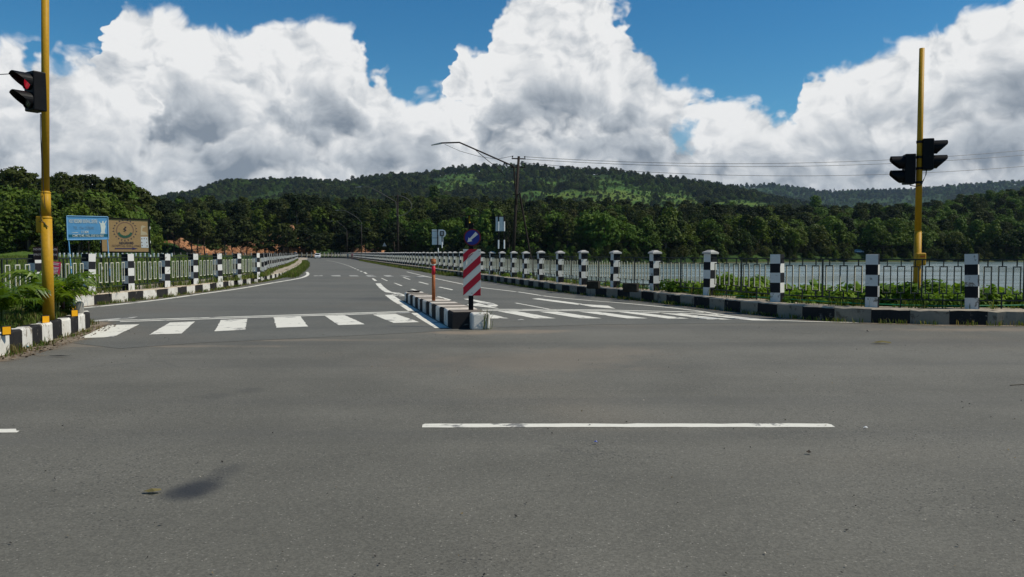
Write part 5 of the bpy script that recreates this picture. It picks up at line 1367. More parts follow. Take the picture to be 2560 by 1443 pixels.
pC = A(880.5, 646, 192); person((pC.x, 192, 0.006), math.radians(180), 'person in a faded red shirt walking beside the lake fence', (0.36, 0.12, 0.14), (0.12, 0.06, 0.06))

# ------------------------------------------------------------------ foliage meshes
def cards(P, N, S, rg, mat, aspect=1.0, name='crown', fold=0.25, spin=True):
    """one leaf spray per point: a kinked four-cornered blade facing N"""
    n = len(P); N = N / np.maximum(np.linalg.norm(N, axis=1, keepdims=True), 1e-6)
    r = rg.normal(size=(n, 3)); t = r - (r * N).sum(1, keepdims=True) * N; t /= np.maximum(np.linalg.norm(t, axis=1, keepdims=True), 1e-6); b = np.cross(N, t)
    s = S[:, None]; j = lambda: 1 + 0.5 * (rg.random((n, 1)) - 0.5)
    v0 = P - t * s * 0.62 * j(); v1 = P + b * s * 0.42 * aspect * j() - N * s * fold * 0.5; v2 = P + t * s * 0.62 * j() ; v3 = P - b * s * 0.42 * aspect * j() - N * s * fold * 0.5
    co = np.stack([v0, v1, v2, v3], 1).reshape(-1, 3); i = np.arange(n) * 4
    f = np.stack([np.stack([i, i + 1, i + 2], 1), np.stack([i, i + 2, i + 3], 1)], 1).reshape(-1, 3)
    return co, f
def tri_mesh(name, co, f, mats, mi=None):
    me = bpy.data.meshes.new(name); me.vertices.add(len(co)); me.vertices.foreach_set('co', co.astype(np.float32).ravel())
    me.loops.add(f.size); me.loops.foreach_set('vertex_index', f.astype(np.int32).ravel())
    me.polygons.add(len(f)); me.polygons.foreach_set('loop_start', np.arange(0, f.size, 3, dtype=np.int32))
    for m in mats: me.materials.append(m)
    if mi is not None: me.polygons.foreach_set('material_index', mi.astype(np.int32))
    me.update(); return me
def crown(kind, seed, H):
    rg = np.random.default_rng(seed); C = []; Rr = []; fl = 1.0
    if kind == 'broad':
        nb = 24; W = H * rg.uniform(0.36, 0.46)
        for k in range(nb):
            t = (k + 0.5) / nb; z = H * (0.26 + 0.66 * t); prof = math.sin(math.pi * (0.16 + 0.80 * t)) ** 0.7
            a = k * 2.4 + rg.uniform(-.5, .5); rr = W * prof * rg.uniform(0.35, 0.95); C.append((rr * math.cos(a), rr * math.sin(a), z)); Rr.append(H * rg.uniform(0.105, 0.185))
        per, cs, fl = 72, 0.055, 0.8
    elif kind == 'dome':
        nb = 26; W = H * 0.55
        for k in range(nb):
            t = (k + 0.5) / nb; z = H * (0.45 + 0.47 * t); prof = math.sqrt(max(0.02, 1 - t ** 2)); a = k * 2.4; rr = W * prof * rg.uniform(0.5, 0.98)
            C.append((rr * math.cos(a), rr * math.sin(a), z + H * rg.uniform(-.03, .03))); Rr.append(H * rg.uniform(0.10, 0.17))
        per, cs, fl = 70, 0.055, 0.7
    elif kind == 'tall':
        nb = 22; W = H * 0.24
        for k in range(nb):
            t = (k + 0.5) / nb; z = H * (0.30 + 0.66 * t); prof = (1 - 0.75 * t ** 1.6); a = k * 2.4 + rg.uniform(-.6, .6); rr = W * prof * rg.uniform(0.25, 1.0)
            C.append((rr * math.cos(a), rr * math.sin(a), z)); Rr.append(H * rg.uniform(0.075, 0.14))
        per, cs, fl = 66, 0.05, 0.85
    elif kind == 'bare':
        nb = 26; W = H * 0.27
        for k in range(nb):
            t = (k + 0.5) / nb; z = H * (0.52 + 0.45 * t); prof = (1 - 0.7 * t ** 1.5) * (0.5 + 0.5 * rg.random()); a = k * 2.4 + rg.uniform(-.6, .6); rr = W * prof
            C.append((rr * math.cos(a), rr * math.sin(a), z)); Rr.append(H * rg.uniform(0.065, 0.115))
        per, cs, fl = 50, 0.045, 0.5
    else:   # feathery: flat drooping tiers with gaps
        nb = 30; W = H * 0.30
        for k in range(nb):
            t = (k + 0.5) / nb; z = H * (0.34 + 0.62 * t); prof = (1 - 0.8 * t ** 1.3) * (0.55 + 0.45 * rg.random()); a = k * 2.4 + rg.uniform(-.6, .6); rr = W * prof
            C.append((rr * math.cos(a), rr * math.sin(a), z)); Rr.append(H * rg.uniform(0.07, 0.12))
        per, cs, fl = 52, 0.048, 0.42
    P = []; N = []
    for c, r in zip(C, Rr):
        d = rg.normal(size=(per, 3)); d /= np.linalg.norm(d, axis=1, keepdims=True)
        d = d[d[:, 2] > -0.55 + 0.25 * rg.random(len(d))]
        q = d * r * (0.72 + 0.42 * rg.random((len(d), 1))); q[:, 2] *= fl
        P.append(q + np.array(c)); N.append(d + rg.normal(size=d.shape) * 0.45 + np.array([0, 0, 0.25]))
    P = np.concatenate(P); N = np.concatenate(N)
    co, f = cards(P, N, H * cs * (0.7 + 0.8 * rg.random(len(P))), rg, None, 1.0 if kind != 'pine' else 0.55)
    return co, f, C
def trunk_mb(kind, seed, H, C):
    r = random.Random(seed); mb = MB(); R = H * (0.020 if kind in ('tall', 'pine', 'bare') else 0.026)
    pts = [Vector((0, 0, -0.4))]; n = 6; top = H * (0.92 if kind in ('pine', 'tall', 'bare') else 0.72)
    for k in range(1, n + 1): pts.append(Vector((r.uniform(-1, 1) * H * 0.014 * k ** 0.5, r.uniform(-1, 1) * H * 0.014 * k ** 0.5, top * k / n)))
    mb.path(pts, [R * (1 - 0.82 * k / n) for k in range(n + 1)], 7)
    for c in C[::3]:
        c = Vector(c); z0 = max(H * 0.22, c.z - H * 0.16); k = min(n - 1, int(z0 / top * n)); a = pts[k] + (pts[k + 1] - pts[k]) * ((z0 / top * n) - k if z0 < top else 1.0)
        m = (a + c) / 2 + Vector((0, 0, -H * 0.01)); mb.path([a, m, c], [R * 0.42, R * 0.26, R * 0.1], 5)
    return mb
PROTO = []; FOREST_COL = bpy.data.collections.new('tree_shapes')
specs = [('broad', 1, 10), ('broad', 2, 11), ('broad', 3, 9), ('broad', 4, 12), ('dome', 5, 10), ('dome', 6, 9), ('tall', 7, 13), ('tall', 8, 12), ('pine', 9, 13), ('pine', 10, 14), ('pine', 11, 12), ('broad', 12, 10), ('bare', 13, 14), ('bare', 14, 13), ('bare', 15, 15)]
for kind, seed, H in specs:
    co, f, C = crown(kind, seed, H); tb = trunk_mb(kind, seed, H, C); lm = MAT['pineleaf'] if kind in ('pine', 'bare') else MAT['treeleaf']; bk = MAT['palebark'] if kind in ('tall',) else MAT['trunk']
    cm = tri_mesh('crown', co, f, [lm]); tm = tb.mesh('trunk', [bk], True)
    # joined copy for the uncountable woods
    jv = [tuple(v) for v in co] ; off = len(jv); jv = jv + tb.v; jf = [tuple(int(q) for q in t) for t in f] + [tuple(q + off for q in t) for t in tb.f]
    jm = bpy.data.meshes.new('tree_shape'); jm.from_pydata(jv, [], jf); jm.materials.append(lm); jm.materials.append(bk); jm.polygons.foreach_set('material_index', np.array([0] * len(f) + [1] * len(tb.f), np.int32)); jm.update()
    fo = bpy.data.objects.new('tree_shape', jm); FOREST_COL.objects.link(fo)
    PROTO.append((kind, cm, tm, H))
def idx(*kinds): return [i for i, p in enumerate(PROTO) if p[0] in kinds]
def tree(x, y, pi, s, label, group, name='tree'):
    k, cm, tm, H = PROTO[pi]; root = thing(name, label, 'tree', (x, y, th(x, y) - 0.1), random.uniform(0, 6.28), group)
    root.scale = (s * random.uniform(0.9, 1.12), s * random.uniform(0.9, 1.12), s)
    link('trunk', tm, root); link('crown', cm, root); return root

# houses on the wooded slopes: placed first so that the woods leave a clearing in front of them
HOUSES = []
def house(u, v, w, hgt, label, rz=0.0, roofc='tin', two=False):
    p = hit(u, v); HOUSES.append(p)
    root = thing('house', label, 'house', (p.x, p.y, p.z - 0.4), rz)
    dp = w * 0.7; mb = MB(); mb.box((0, 0, hgt / 2), (w, dp, hgt), 0); build('wall', mb, MAT['housewall'], root)
    o = 0.45; e = hgt + 0.01; r = hgt + w * 0.22; hw = w / 2 + o; hd = dp / 2 + o
    mb = MB(); mb.quad((-hw, -hd, e - 0.1), (hw, -hd, e - 0.1), (hw, 0, r), (-hw, 0, r)); mb.quad((hw, hd, e - 0.1), (-hw, hd, e - 0.1), (-hw, 0, r), (hw, 0, r)); mb.poly([(-w / 2, -dp / 2, e), (-w / 2, 0, r - 0.08), (-w / 2, dp / 2, e)]); mb.poly([(w / 2, -dp / 2, e), (w / 2, dp / 2, e), (w / 2, 0, r - 0.08)])
    rf = build('roof', mb, MAT[roofc], root); sl = rf.modifiers.new('s', 'SOLIDIFY'); sl.thickness = 0.08
    for k in (-1, 1):
        mb = MB(); mb.box((k * w * 0.27, -dp / 2 - 0.02, hgt * 0.55), (w * 0.2, 0.06, hgt * 0.38), 0); wi = build('window', mb, MAT['housewindow'], root)
        mb = MB(); mb.box((k * w * 0.27, -dp / 2 - 0.06, hgt * 0.34), (w * 0.24, 0.1, 0.07), 0); build('sill', mb, MAT['housewall'], wi)
    mb = MB(); mb.box((0, -dp / 2 - 0.02, hgt * 0.38), (w * 0.16, 0.06, hgt * 0.74), 0); build('door', mb, MAT['brown'], root)
    return root
house(384, 529, 4.6, 2.9, 'white walled hut with a dark roof on the slope above the tan billboard')
house(416, 523, 7.0, 2.4, 'low dark roofed house among trees right of the white hut', 0.1)
house(232, 517, 6.5, 2.2, 'pale roofed house on the slope above the blue signboard', -0.1, 'steel')
house(8, 512, 6.0, 2.6, 'house with pale walls at the frame edge on the wooded slope', 0.1)
house(1566, 529, 6.0, 4.2, 'small bright white house at the foot of the green hillside', 0.2)
house(1612, 538, 7.0, 2.4, 'grey roofed hut below the white house on the far shore slope', 0.0, 'steel')
house(1184, 526, 7.0, 2.5, 'grey roofed house above the solar blinker on the far slope', 0.1, 'steel')
house(2478, 549, 7.0, 2.4, 'pale roofed house on the wooded slope right of the lake traffic light', 0.0, 'steel')
# relay tower on the far ridge
tp = hit(2085, 489); root = thing('relay_tower', 'tiny lattice relay tower on the far blue ridge', 'tower', (tp.x, tp.y, tp.z - 3))
mb = MB(); hT = 42
for sx, sy in ((-1, -1), (1, -1), (1, 1), (-1, 1)): mb.tube((sx * 4, sy * 4, 0), (sx * 1.2, sy * 1.2, hT), 0.5, 0.4, 5)
build('mast', mb, MAT['darksteel'], root); mb = MB()
for k in range(6):
    z0, z1 = k * 7, k * 7 + 7; w0 = 4 - 2.8 * z0 / hT; w1 = 4 - 2.8 * z1 / hT
    mb.tube((-w0, -w0, z0), (w1, -w1, z1), 0.35, 0.35, 4); mb.tube((w0, -w0, z0), (-w1, -w1, z1), 0.35, 0.35, 4)
build('bracing', mb, MAT['darksteel'], root); mb = MB(); mb.box((0, -1.5, hT - 6), (5, 1.2, 8), 0); mb.box((0, 0, hT + 4), (0.6, 0.6, 9), 0); build('antenna', mb, MAT['darksteel'], root)
vp = hit(2150, 634); VEH = Vector((vp.x, vp.y + 1, vp.z))
car((VEH.x, VEH.y, VEH.z + 0.1), math.radians(75), 'white and blue car parked among trees on the far lake shore', 'carwhite')

def clear_of(x, y, scale=1.0):
    """keep sight lines to houses and the parked car open"""
    for p in HOUSES + [VEH]:
        t = y / p.y
        if 0.86 < t < 1.012 and abs(x - p.x * t) < 4.2 * scale and y < 900: return False
    return True
TREES_XY = []
ONES = ['first', 'second', 'third', 'fourth', 'fifth', 'sixth', 'seventh', 'eighth', 'ninth', 'tenth', 'eleventh', 'twelfth', 'thirteenth', 'fourteenth', 'fifteenth', 'sixteenth', 'seventeenth', 'eighteenth', 'nineteenth',
        'twentieth', 'twenty-first', 'twenty-second', 'twenty-third', 'twenty-fourth', 'twenty-fifth', 'twenty-sixth', 'twenty-seventh', 'twenty-eighth', 'twenty-ninth', 'thirtieth']
SKY = ['tall tree topping the wooded slope at the left frame edge', 'high crowned tree on the slope just left of the yellow pole', 'lower tree touching the yellow traffic light pole on the skyline', 'skyline tree just right of the yellow pole',
       'domed tree on the skyline above the left half of the blue board', 'skyline tree above the middle of the blue board', 'smaller skyline tree above the right end of the blue board', 'large domed tree on the skyline above the tan billboard', 'second large dome on the skyline above the tan billboard',
       'skyline tree above the right edge of the tan billboard', 'small skyline tree just right of the tan billboard', 'low domed tree where the near slope meets the big hill', 'rounded tree at the low dip between near slope and big hill', 'slender tree rising right of the low dip before the big hill', 'modest tree above the orange cutting on the middle slope',
       'bushy tree standing out before the big hill above the orange cutting', 'bushy tree standing out before the big hill above the end of the road', 'tall dark tree before the big hill above the white sign backs', 'broad dark tree beside the tall one above the white sign backs',
       'tree before the big hill above the second capped lake fence post', 'tree at the foot of the big hill above the third capped lake fence post', 'slender tree before the right end of the big hill', 'slender lone tree before the far blue range left of the traffic light']
def place_rows():
    r = random.Random(21); n = 0
    # feathery trees before the orange cutting at the end of the road
    for k in range(30):
        u = 395 + k * 20.5 + r.uniform(-7, 7); y = r.uniform(286, 297) if u < 880 else r.uniform(276, 285); x = (u - CX) / F * y
        tree(x, y, r.choice(idx('bare')), r.uniform(0.85, 1.25), ONES[k] + ' feathery tree from the left in the row before the orange soil cutting', 'feathery trees before the orange cutting'); TREES_XY.append((x, y))
    # trees standing along the far shore of the lake
    us = np.arange(905, 2620, 15.5)
    for k, u in enumerate(us):
        u = u + r.uniform(-6, 6); y0 = float(np.interp(u, UK, Y0)); y = y0 + r.uniform(10, 30); x = (u - CX) / F * y
        if not clear_of(x, y): continue
        tree(x, y, r.choice(idx('broad', 'broad', 'tall', 'dome') if u > 1500 else idx('broad', 'tall', 'pine')), r.uniform(0.75, 1.25), 'bushy dark green tree in the front row on the far lake shore', 'front row of trees on the far lake shore'); TREES_XY.append((x, y))
    # trees at the foot of the slope behind the billboards
    for k in range(46):
        u = -120 + k * 11.0 + r.uniform(-6, 6); y0 = float(np.interp(u, UK, Y0)); y = y0 + r.uniform(4, 26); x = (u - CX) / F * y
        if not clear_of(x, y): continue
        tree(x, y, r.choice(idx('broad', 'tall', 'pine')), r.uniform(0.62, 0.95), 'dense green tree at the foot of the slope behind the billboards', 'trees at the foot of the slope behind the billboards'); TREES_XY.append((x, y))
    # big rounded trees on the skyline of the near slope
    for k, (u, dv, s, kd) in enumerate(((10, 0, 1.25, 'broad'), (42, 0, 1.2, 'broad'), (75, 0, 0.95, 'broad'), (150, 0, 1.0, 'broad'), (205, 0, 1.05, 'dome'), (235, 0, 1.0, 'broad'), (262, 0, 0.9, 'broad'), (322, 0, 1.1, 'dome'), (346, 0, 1.15, 'dome'), (372, 0, .95, 'broad'), (410, 0, .9, 'broad'), (437, 0, .95, 'dome'), (474, 0, 1.0, 'dome'), (520, 0, 1.2, 'tall'), (552, 0, 1.0, 'broad'), (628, 0, 1.35, 'broad'), (722, 0, 1.35, 'broad'), (1085, 0, 1.6, 'tall'), (1115, 0, 1.5, 'broad'), (1500, 0, 1.2, 'broad'), (1640, 0, 1.2, 'broad'), (1830, 0, 1.3, 'tall'), (2035, 0, 1.6, 'tall'))):
        y = float(np.interp(u, UK, Y1)); x = (u - CX) / F * y
        tree(x, y, r.choice(idx(kd)), s, SKY[k], 'skyline trees of the near slope'); TREES_XY.append((x, y))
place_rows()

def forest(name, label, X, Y, S, sink=0.3, Z=None):
    """one wood: instanced tree shapes on computed points"""
    Z = (terrain_h(X, Y) if Z is None else Z) - sink; me = bpy.data.meshes.new(name); me.vertices.add(len(X)); me.vertices.foreach_set('co', np.stack([X, Y, Z], 1).astype(np.float32).ravel())
    a = me.attributes.new('sc', 'FLOAT', 'POINT'); a.data.foreach_set('value', S.astype(np.float32)); me.update()
    o = link(name, me); tag(o, label, kind='stuff')
    ng = bpy.data.node_groups.get('plant_wood')
    if ng is None:
        ng = bpy.data.node_groups.new('plant_wood', 'GeometryNodeTree'); ng.interface.new_socket('Geometry', in_out='INPUT', socket_type='NodeSocketGeometry'); ng.interface.new_socket('Geometry', in_out='OUTPUT', socket_type='NodeSocketGeometry')
        N = ng.nodes; gi = N.new('NodeGroupInput'); go = N.new('NodeGroupOutput'); ci = N.new('GeometryNodeCollectionInfo'); ci.inputs['Collection'].default_value = FOREST_COL; ci.inputs['Separate Children'].default_value = True; ci.inputs['Reset Children'].default_value = True
        ip = N.new('GeometryNodeInstanceOnPoints'); ip.inputs['Pick Instance'].default_value = True
        rr = N.new('FunctionNodeRandomValue'); rr.data_type = 'FLOAT_VECTOR'; rr.inputs[0].default_value = (-0.06, -0.06, 0); rr.inputs[1].default_value = (0.06, 0.06, 6.283)
        at = N.new('GeometryNodeInputNamedAttribute'); at.data_type = 'FLOAT'; at.inputs['Name'].default_value = 'sc'; m2p = N.new('GeometryNodeMeshToPoints')
        l = ng.links; l.new(gi.outputs[0], m2p.inputs[0]); l.new(m2p.outputs[0], ip.inputs['Points']); l.new(ci.outputs[0], ip.inputs['Instance']); l.new(rr.outputs[0], ip.inputs['Rotation']); l.new(at.outputs[0], ip.inputs['Scale']); l.new(ip.outputs[0], go.inputs[0])
    o.modifiers.new('wood', 'NODES').node_group = ng
    return o
def scatter(n, u0, u1, y0f, y1f, seed, power=1.0):
    g = np.random.default_rng(seed); u = g.uniform(u0, u1, n); a = y0f(u); b = y1f(u); t = g.random(n) ** power; y = np.sqrt(a * a + (b * b - a * a) * t); return (u - CX) / F * y, y, u, g
# near and middle slopes
X, Y, U, g = scatter(6800, -420, 2950, lambda u: np.interp(u, UK, Y0) + 16, lambda u: np.interp(u, UK, Y1) + 25, 5)
keep = np.array([clear_of(x, y) for x, y in zip(X, Y)]) & (fields_mask(X, Y) < 0.5)
keep &= ~((Y < 306) & (U > 380) & (U < 985))
tx = np.array(TREES_XY)
dm = np.min((X[:, None] - tx[None, :, 0]) ** 2 + (Y[:, None] - tx[None, :, 1]) ** 2, axis=1); keep &= dm > 9
forest('forest', 'dense mixed green wood covering the slopes beyond the lake', X[keep], Y[keep], (0.42 + 0.75 * g.random(keep.sum()) ** 1.3))
# undergrowth: small shrubs filling the foot of the woods
X, Y, U, g = scatter(5200, -300, 2800, lambda u: np.interp(u, UK, Y0) + 6.5, lambda u: np.interp(u, UK, Y0) + 45, 8)
keep = ~((Y < 308) & (U > 385) & (U < 985)); keep &= np.array([clear_of(x, y, 0.7) for x, y in zip(X, Y)])
forest('undergrowth', 'low shrubs at the foot of the woods', X[keep], Y[keep], 0.20 + 0.22 * g.random(keep.sum()), 1.0)
g = np.random.default_rng(41); U = g.uniform(385, 970, 90); H = SOIL_H(U); t = np.where(g.random(90) < 0.8, g.uniform(0.9, 1.0, 90), g.uniform(0.1, 0.8, 90)); Y = 298.0 - np.maximum(0, U - 850) * 0.10 + 5.5 * t ** 1.4
forest('shrubs', 'small shrubs on the edge of the orange soil cutting', (U - CX) / F * Y, Y, 0.06 + 0.10 * g.random(90), 0.4, -0.4 + (H + 0.4) * t)
# far hill and far range
X, Y, U, g = scatter(26000, 200, 2300, lambda u: 0 * u + 1060, lambda u: 0 * u + 2030, 6)
dens = 0.5 + fbm(X, Y, 170, 77) * 2.2
fm = fields_mask(X, Y)
keep = (fm < 0.35 + 0.25 * g.random(len(X))) & (dens > g.random(len(X)) * 0.45)
forest('forest', 'dark wood on the big green hill in the middle distance', X[keep], Y[keep], 0.75 + 0.75 * g.random(keep.sum()), 1.5)
keep = (fm >= 0.35) & (g.random(len(X)) < 0.5)
forest('shrubs', 'scattered shrubs on the grassy clearings of the big hill', X[keep], Y[keep], 0.2 + 0.7 * g.random(keep.sum()) ** 2, 1.2)
X, Y, U, g = scatter(260, 480, 1900, lambda u: 0 * u + 1985, lambda u: 0 * u + 2015, 16)
forest('forest', 'trees along the crest of the big green hill', X, Y, 0.9 + 0.8 * g.random(len(X)), 0.5)
X, Y, U, g = scatter(13000, 1500, 3100, lambda u: 0 * u + 3200, lambda u: 0 * u + 4680, 7)
dens = 0.5 + fbm(X, Y, 420, 78) * 2.0
keep = dens > g.random(len(X)) * 0.7
forest('forest', 'blue green wood on the far range to the right', X[keep], Y[keep], 1.3 + 1.2 * g.random(keep.sum()), 3.0)

# ------------------------------------------------------------------ bushes, palms, grass
def bush_mesh(seed, w, h, n, leafsz):
    g = np.random.default_rng(seed); P = []; N = []
    for k in range(9):
        c = np.array([g.uniform(-.5, .5) * w, g.uniform(-.5, .5) * w * 0.8, h * g.uniform(0.25, 0.75)]); r = w * g.uniform(0.22, 0.36)
        d = g.normal(size=(n // 9, 3)); d /= np.linalg.norm(d, axis=1, keepdims=True); q = d * r * (0.6 + 0.5 * g.random((len(d), 1))); q[:, 2] *= 0.75
        P.append(q + c); N.append(d * 0.8 + g.normal(size=d.shape) * 0.35 + np.array([0, 0, 0.6]))
    P = np.concatenate(P); N = np.concatenate(N); P[:, 2] = np.maximum(P[:, 2], -0.1)
    co, f = cards(P, N, leafsz * (0.6 + 0.8 * g.random(len(P))), g, None, 1.15, fold=0.3)
    return tri_mesh('foliage', co, f, [MAT['bushleaf']])
BUSH = [bush_mesh(s, 1.5, 1.0, 1300, 0.12) for s in (1, 2, 3, 4)]
STEM = []
for s in range(2):
    mb = MB(); r = random.Random(s)
    for k in range(7): a = r.uniform(0, 6.28); mb.path([(0.1 * math.cos(a), 0.1 * math.sin(a), -0.5), (0.25 * math.cos(a), 0.25 * math.sin(a), 0.15), (0.5 * math.cos(a), 0.45 * math.sin(a), 0.6)], [0.012, 0.01, 0.006], 5)
    STEM.append(mb.mesh('stems', [MAT['trunk']]))
def bush(x, y, z, s, lab, grp, k):
    root = thing('bush', lab, 'bush', (x, y, z), random.uniform(0, 6.28), grp); root.scale = (s, s, s * random.uniform(0.85, 1.1)); link('foliage', BUSH[k % 4], root); link('stems', STEM[k % 2], root)
def bushes():
    r = random.Random(9); k = 0
    def fy(u):      # depth of the lake fence along bearing u
        best = min(range(len(FR_LINE)), key=lambda i: abs((CX + F * FR_LINE[i].x / FR_LINE[i].y) - u) if FR_LINE[i].y > 15 else 1e9); return FR_LINE[best].y
    for (u, vt, wpx, lab) in ((2490, 707, 160, 'bright leafy bush behind the last bay of the lake fence at the frame edge'), (2372, 695, 120, 'bright leafy bush behind the lake fence right of the traffic light'), (2240, 697, 150, 'bright leafy bush behind the lake fence just left of the traffic light'), (2165, 722, 90, 'small bright bush behind a lake fence post'),
                              (2030, 698, 170, 'rounded bright bush standing alone behind the lake fence'), (1900, 700, 90, 'bright bush left of the rounded one behind the lake fence'), (1860, 678, 90, 'taller bright bush between two lake fence posts'), (1800, 690, 90, 'bright bush behind the first capped lake fence post')):
        y = fy(u) + 1.55; p = A(u, vt, y); w = wpx / F * y; s = w / 1.4; zb = p.z - 1.02 * s
        root = thing('bush', lab, 'bush', (p.x, y, zb), r.uniform(0, 6.28), 'bushes behind the lake fence'); root.scale = (s, s, s); link('foliage', BUSH[k % 4], root); link('stems', STEM[k % 2], root); k += 1
    for i in range(52):
        u = r.uniform(1240, 1700) if i < 16 else r.uniform(1700, 2640); y = fy(u) + r.uniform(0.9, 1.9); x = (u - CX) / F * y
        bush(x, y, -0.1 if u < 1700 else 0.0, r.uniform(0.5, 0.72) * (1 if u < 1700 else r.uniform(1.0, 1.35)), 'low leafy undergrowth bush at the foot of the lake fence', 'low bushes along the lake fence', k); k += 1
    for i, (u, yv, s) in enumerate(((205, 24.4, .5), (170, 22.5, .5), (235, 25.5, .32), (290, 27.5, .35), (330, 29, .4), (308, 28, .3), (440, 33, .3), (150, 22, .45))):
        x = (u - CX) / F * yv - 0.35; bush(x, yv, 0.2, s, ('low bush at the post below the left leg of the blue board', 'low bush just right of the palm beside the yellow pole', 'small bush under the fence bay below the blue board', 'small bush left of the post below the tan billboard', 'bush right of the post below the tan billboard',
                                 'smallest bush beside the post below the tan billboard', 'small bush between two posts right of the tan billboard', 'bush half hidden behind the palm beside the yellow pole')[i], 'bushes along the billboard side fence', k); k += 1
bushes()

def palm(loc, label, nf, L, seed, rise):
    root = thing('palm', label, 'palm', loc); r = random.Random(seed)
    mb = MB()
    for k in range(6): a = k * 1.05 + 0.3; mb.path([(0.06 * math.cos(a), 0.06 * math.sin(a), -0.1), (0.08 * math.cos(a), 0.08 * math.sin(a), 0.25), (0.11 * math.cos(a), 0.11 * math.sin(a), 0.5)], [0.03, 0.025, 0.015], 6)
    build('stems', mb, MAT['palmstem'], root, True)
    for k in range(nf):
        a = k * 2.399 + r.uniform(-.3, .3); up = rise * r.uniform(0.55, 1.1); Lf = L * r.uniform(0.75, 1.1); pts = []
        for t in np.linspace(0, 1, 13):
            rad = Lf * (0.10 * t + 0.58 * t ** 1.7); z = 0.15 + up * Lf * (1.75 * t - 1.0 * t ** 2.2)
            pts.append(Vector((rad * math.cos(a), rad * math.sin(a), z)))
        mb = MB(); mb.path(pts, [0.012 * (1 - 0.8 * i / 12) for i in range(13)], 4)
        for i in range(2, 13):
            for h in (0.0, 0.5):
                j = min(i, 11); p = pts[j] + (pts[j + 1] - pts[j]) * h if i < 12 else pts[12]
                d = (pts[min(i + 1, 12)] - pts[i - 1]).normalized(); sd = d.cross(Vector((0, 0, 1))).normalized(); ll = Lf * 0.30 * math.sin(math.pi * (0.12 + 0.80 * i / 12)) + 0.05
                for s in (-1, 1):
                    q = (d * 0.62 + sd * s * 0.75 + Vector((0, 0, r.uniform(-0.25, 0.3)))).normalized(); w = d * 0.028; m1 = p + q * ll * 0.55; e = p + q * ll + Vector((0, 0, -ll * r.uniform(0.15, 0.55)))
                    mb.quad(p - w, p + w, m1 + w * 0.9, m1 - w * 0.9); mb.poly([m1 - w * 0.9, m1 + w * 0.9, e])
        build('frond', mb, MAT['palmleaf'], root)
    return root
MAT['palmstem'] = plain('palm_stem', (0.10, 0.13, 0.03), 0.6, 0, 0.3, 6)
b1 = A(8, 800, 14.2); palm((b1.x - 0.1, 14.2, 0.28), 'yellow green palm at the frame edge in the planter', 11, 1.3, 4, 0.66)
bd = A(128, 780, 17.0); root = thing('bush', 'dark dense bush behind the palm beside the yellow pole', 'bush', (bd.x, 17.0, 0.2)); root.scale = (0.55, 0.55, 0.62); dm = BUSH[1].copy(); dm.materials[0] = MAT['treeleaf']; link('foliage', dm, root); link('stems', STEM[0], root)
b2 = A(136, 790, 16.6); palm((b2.x, 16.6, 0.28), 'dark centred palm beside the yellow traffic light pole', 13, 1.3, 6, 0.78)

def blades(name, pts, hmin, hmax, seed, mats, label=None, per=9, spread=0.05, dry=0.2, w=0.006, thing_=None):
    """grass blades joined into one ground cover"""
    g = np.random.default_rng(seed); P = np.repeat(np.array(pts, float), per, axis=0); n = len(P); P[:, :2] += g.normal(size=(n, 2)) * spread
    h = g.uniform(hmin, hmax, n)[:, None]; a = g.uniform(0, 6.283, n); ln = g.uniform(0.15, 0.7, n)[:, None]; d = np.stack([np.cos(a), np.sin(a), 0 * a], 1); s = np.stack([-np.sin(a), np.cos(a), 0 * a], 1) * w * (0.6 + h / hmax); up = np.array([0, 0, 1.0])
    m = P + up * h * 0.6 + d * h * ln * 0.3; e = P + up * h * (1 - 0.25 * ln) + d * h * ln
    co = np.stack([P - s, P + s, m + s * 0.8, m - s * 0.8, e], 1).reshape(-1, 3); i = np.arange(n) * 5
    f = np.stack([np.stack([i, i + 1, i + 2], 1), np.stack([i, i + 2, i + 3], 1), np.stack([i + 3, i + 2, i + 4], 1)], 1).reshape(-1, 3); mi = np.repeat((g.random(n) < dry).astype(int), 3)
    o = link(name, tri_mesh(name, co, f, mats, mi)); 
    if thing_: tag(o, *thing_)
    else: tag(o, label, kind='stuff')
    return o
GM = [MAT['grass'], MAT['drygrass']]
g = np.random.default_rng(4)
pp = np.stack([g.uniform(-14, -8, 5200), g.uniform(9.8, 23, 5200)], 1); ins = inside(pp[:, 0], pp[:, 1], offset(PLANTER, -0.28)); pp = pp[ins]
blades('grass', np.c_[pp, np.full(len(pp), 0.28)], 0.05, 0.2, 1, GM, 'short grass growing in the palm planter', 7, 0.05, 0.25)
def along(P, d0, d1, n, seed, ya, yb, z, clump=0.8):
    g = np.random.default_rng(seed); S = [p for p in P if ya <= p.y <= yb]; O = []
    cl = g.random(40) * len(S)
    while len(O) < n:
        i = (g.random() * (len(S) - 2) if g.random() > clump else np.clip(g.choice(cl) + g.normal() * 1.5, 0, len(S) - 2)); a = S[int(i)]; b = S[int(i) + 1]; t = i - int(i); p = a + (b - a) * t; d = (b - a).normalized(); k = g.uniform(d0, d1); O.append((p.x + d.y * k, p.y - d.x * k, z))
    return O
blades('weeds', along(PR, -0.16, -0.02, 420, 1, 17.5, 60, 0.006), 0.04, 0.15, 2, GM, 'weeds in the gutter of the lake side kerb', 10, 0.06, 0.2)
blades('weeds', along(PR, -0.6, -0.02, 1500, 3, 55, 170, 0.006, 0.2), 0.10, 0.34, 3, GM, 'weeds overgrowing the far lake side kerb', 7, 0.12, 0.3, 0.012)
blades('weeds', along(PL, 0.02, 0.25, 260, 5, 24, 52, 0.006), 0.04, 0.16, 4, GM, 'weeds in the gutter of the billboard side kerb', 9, 0.05, 0.25)
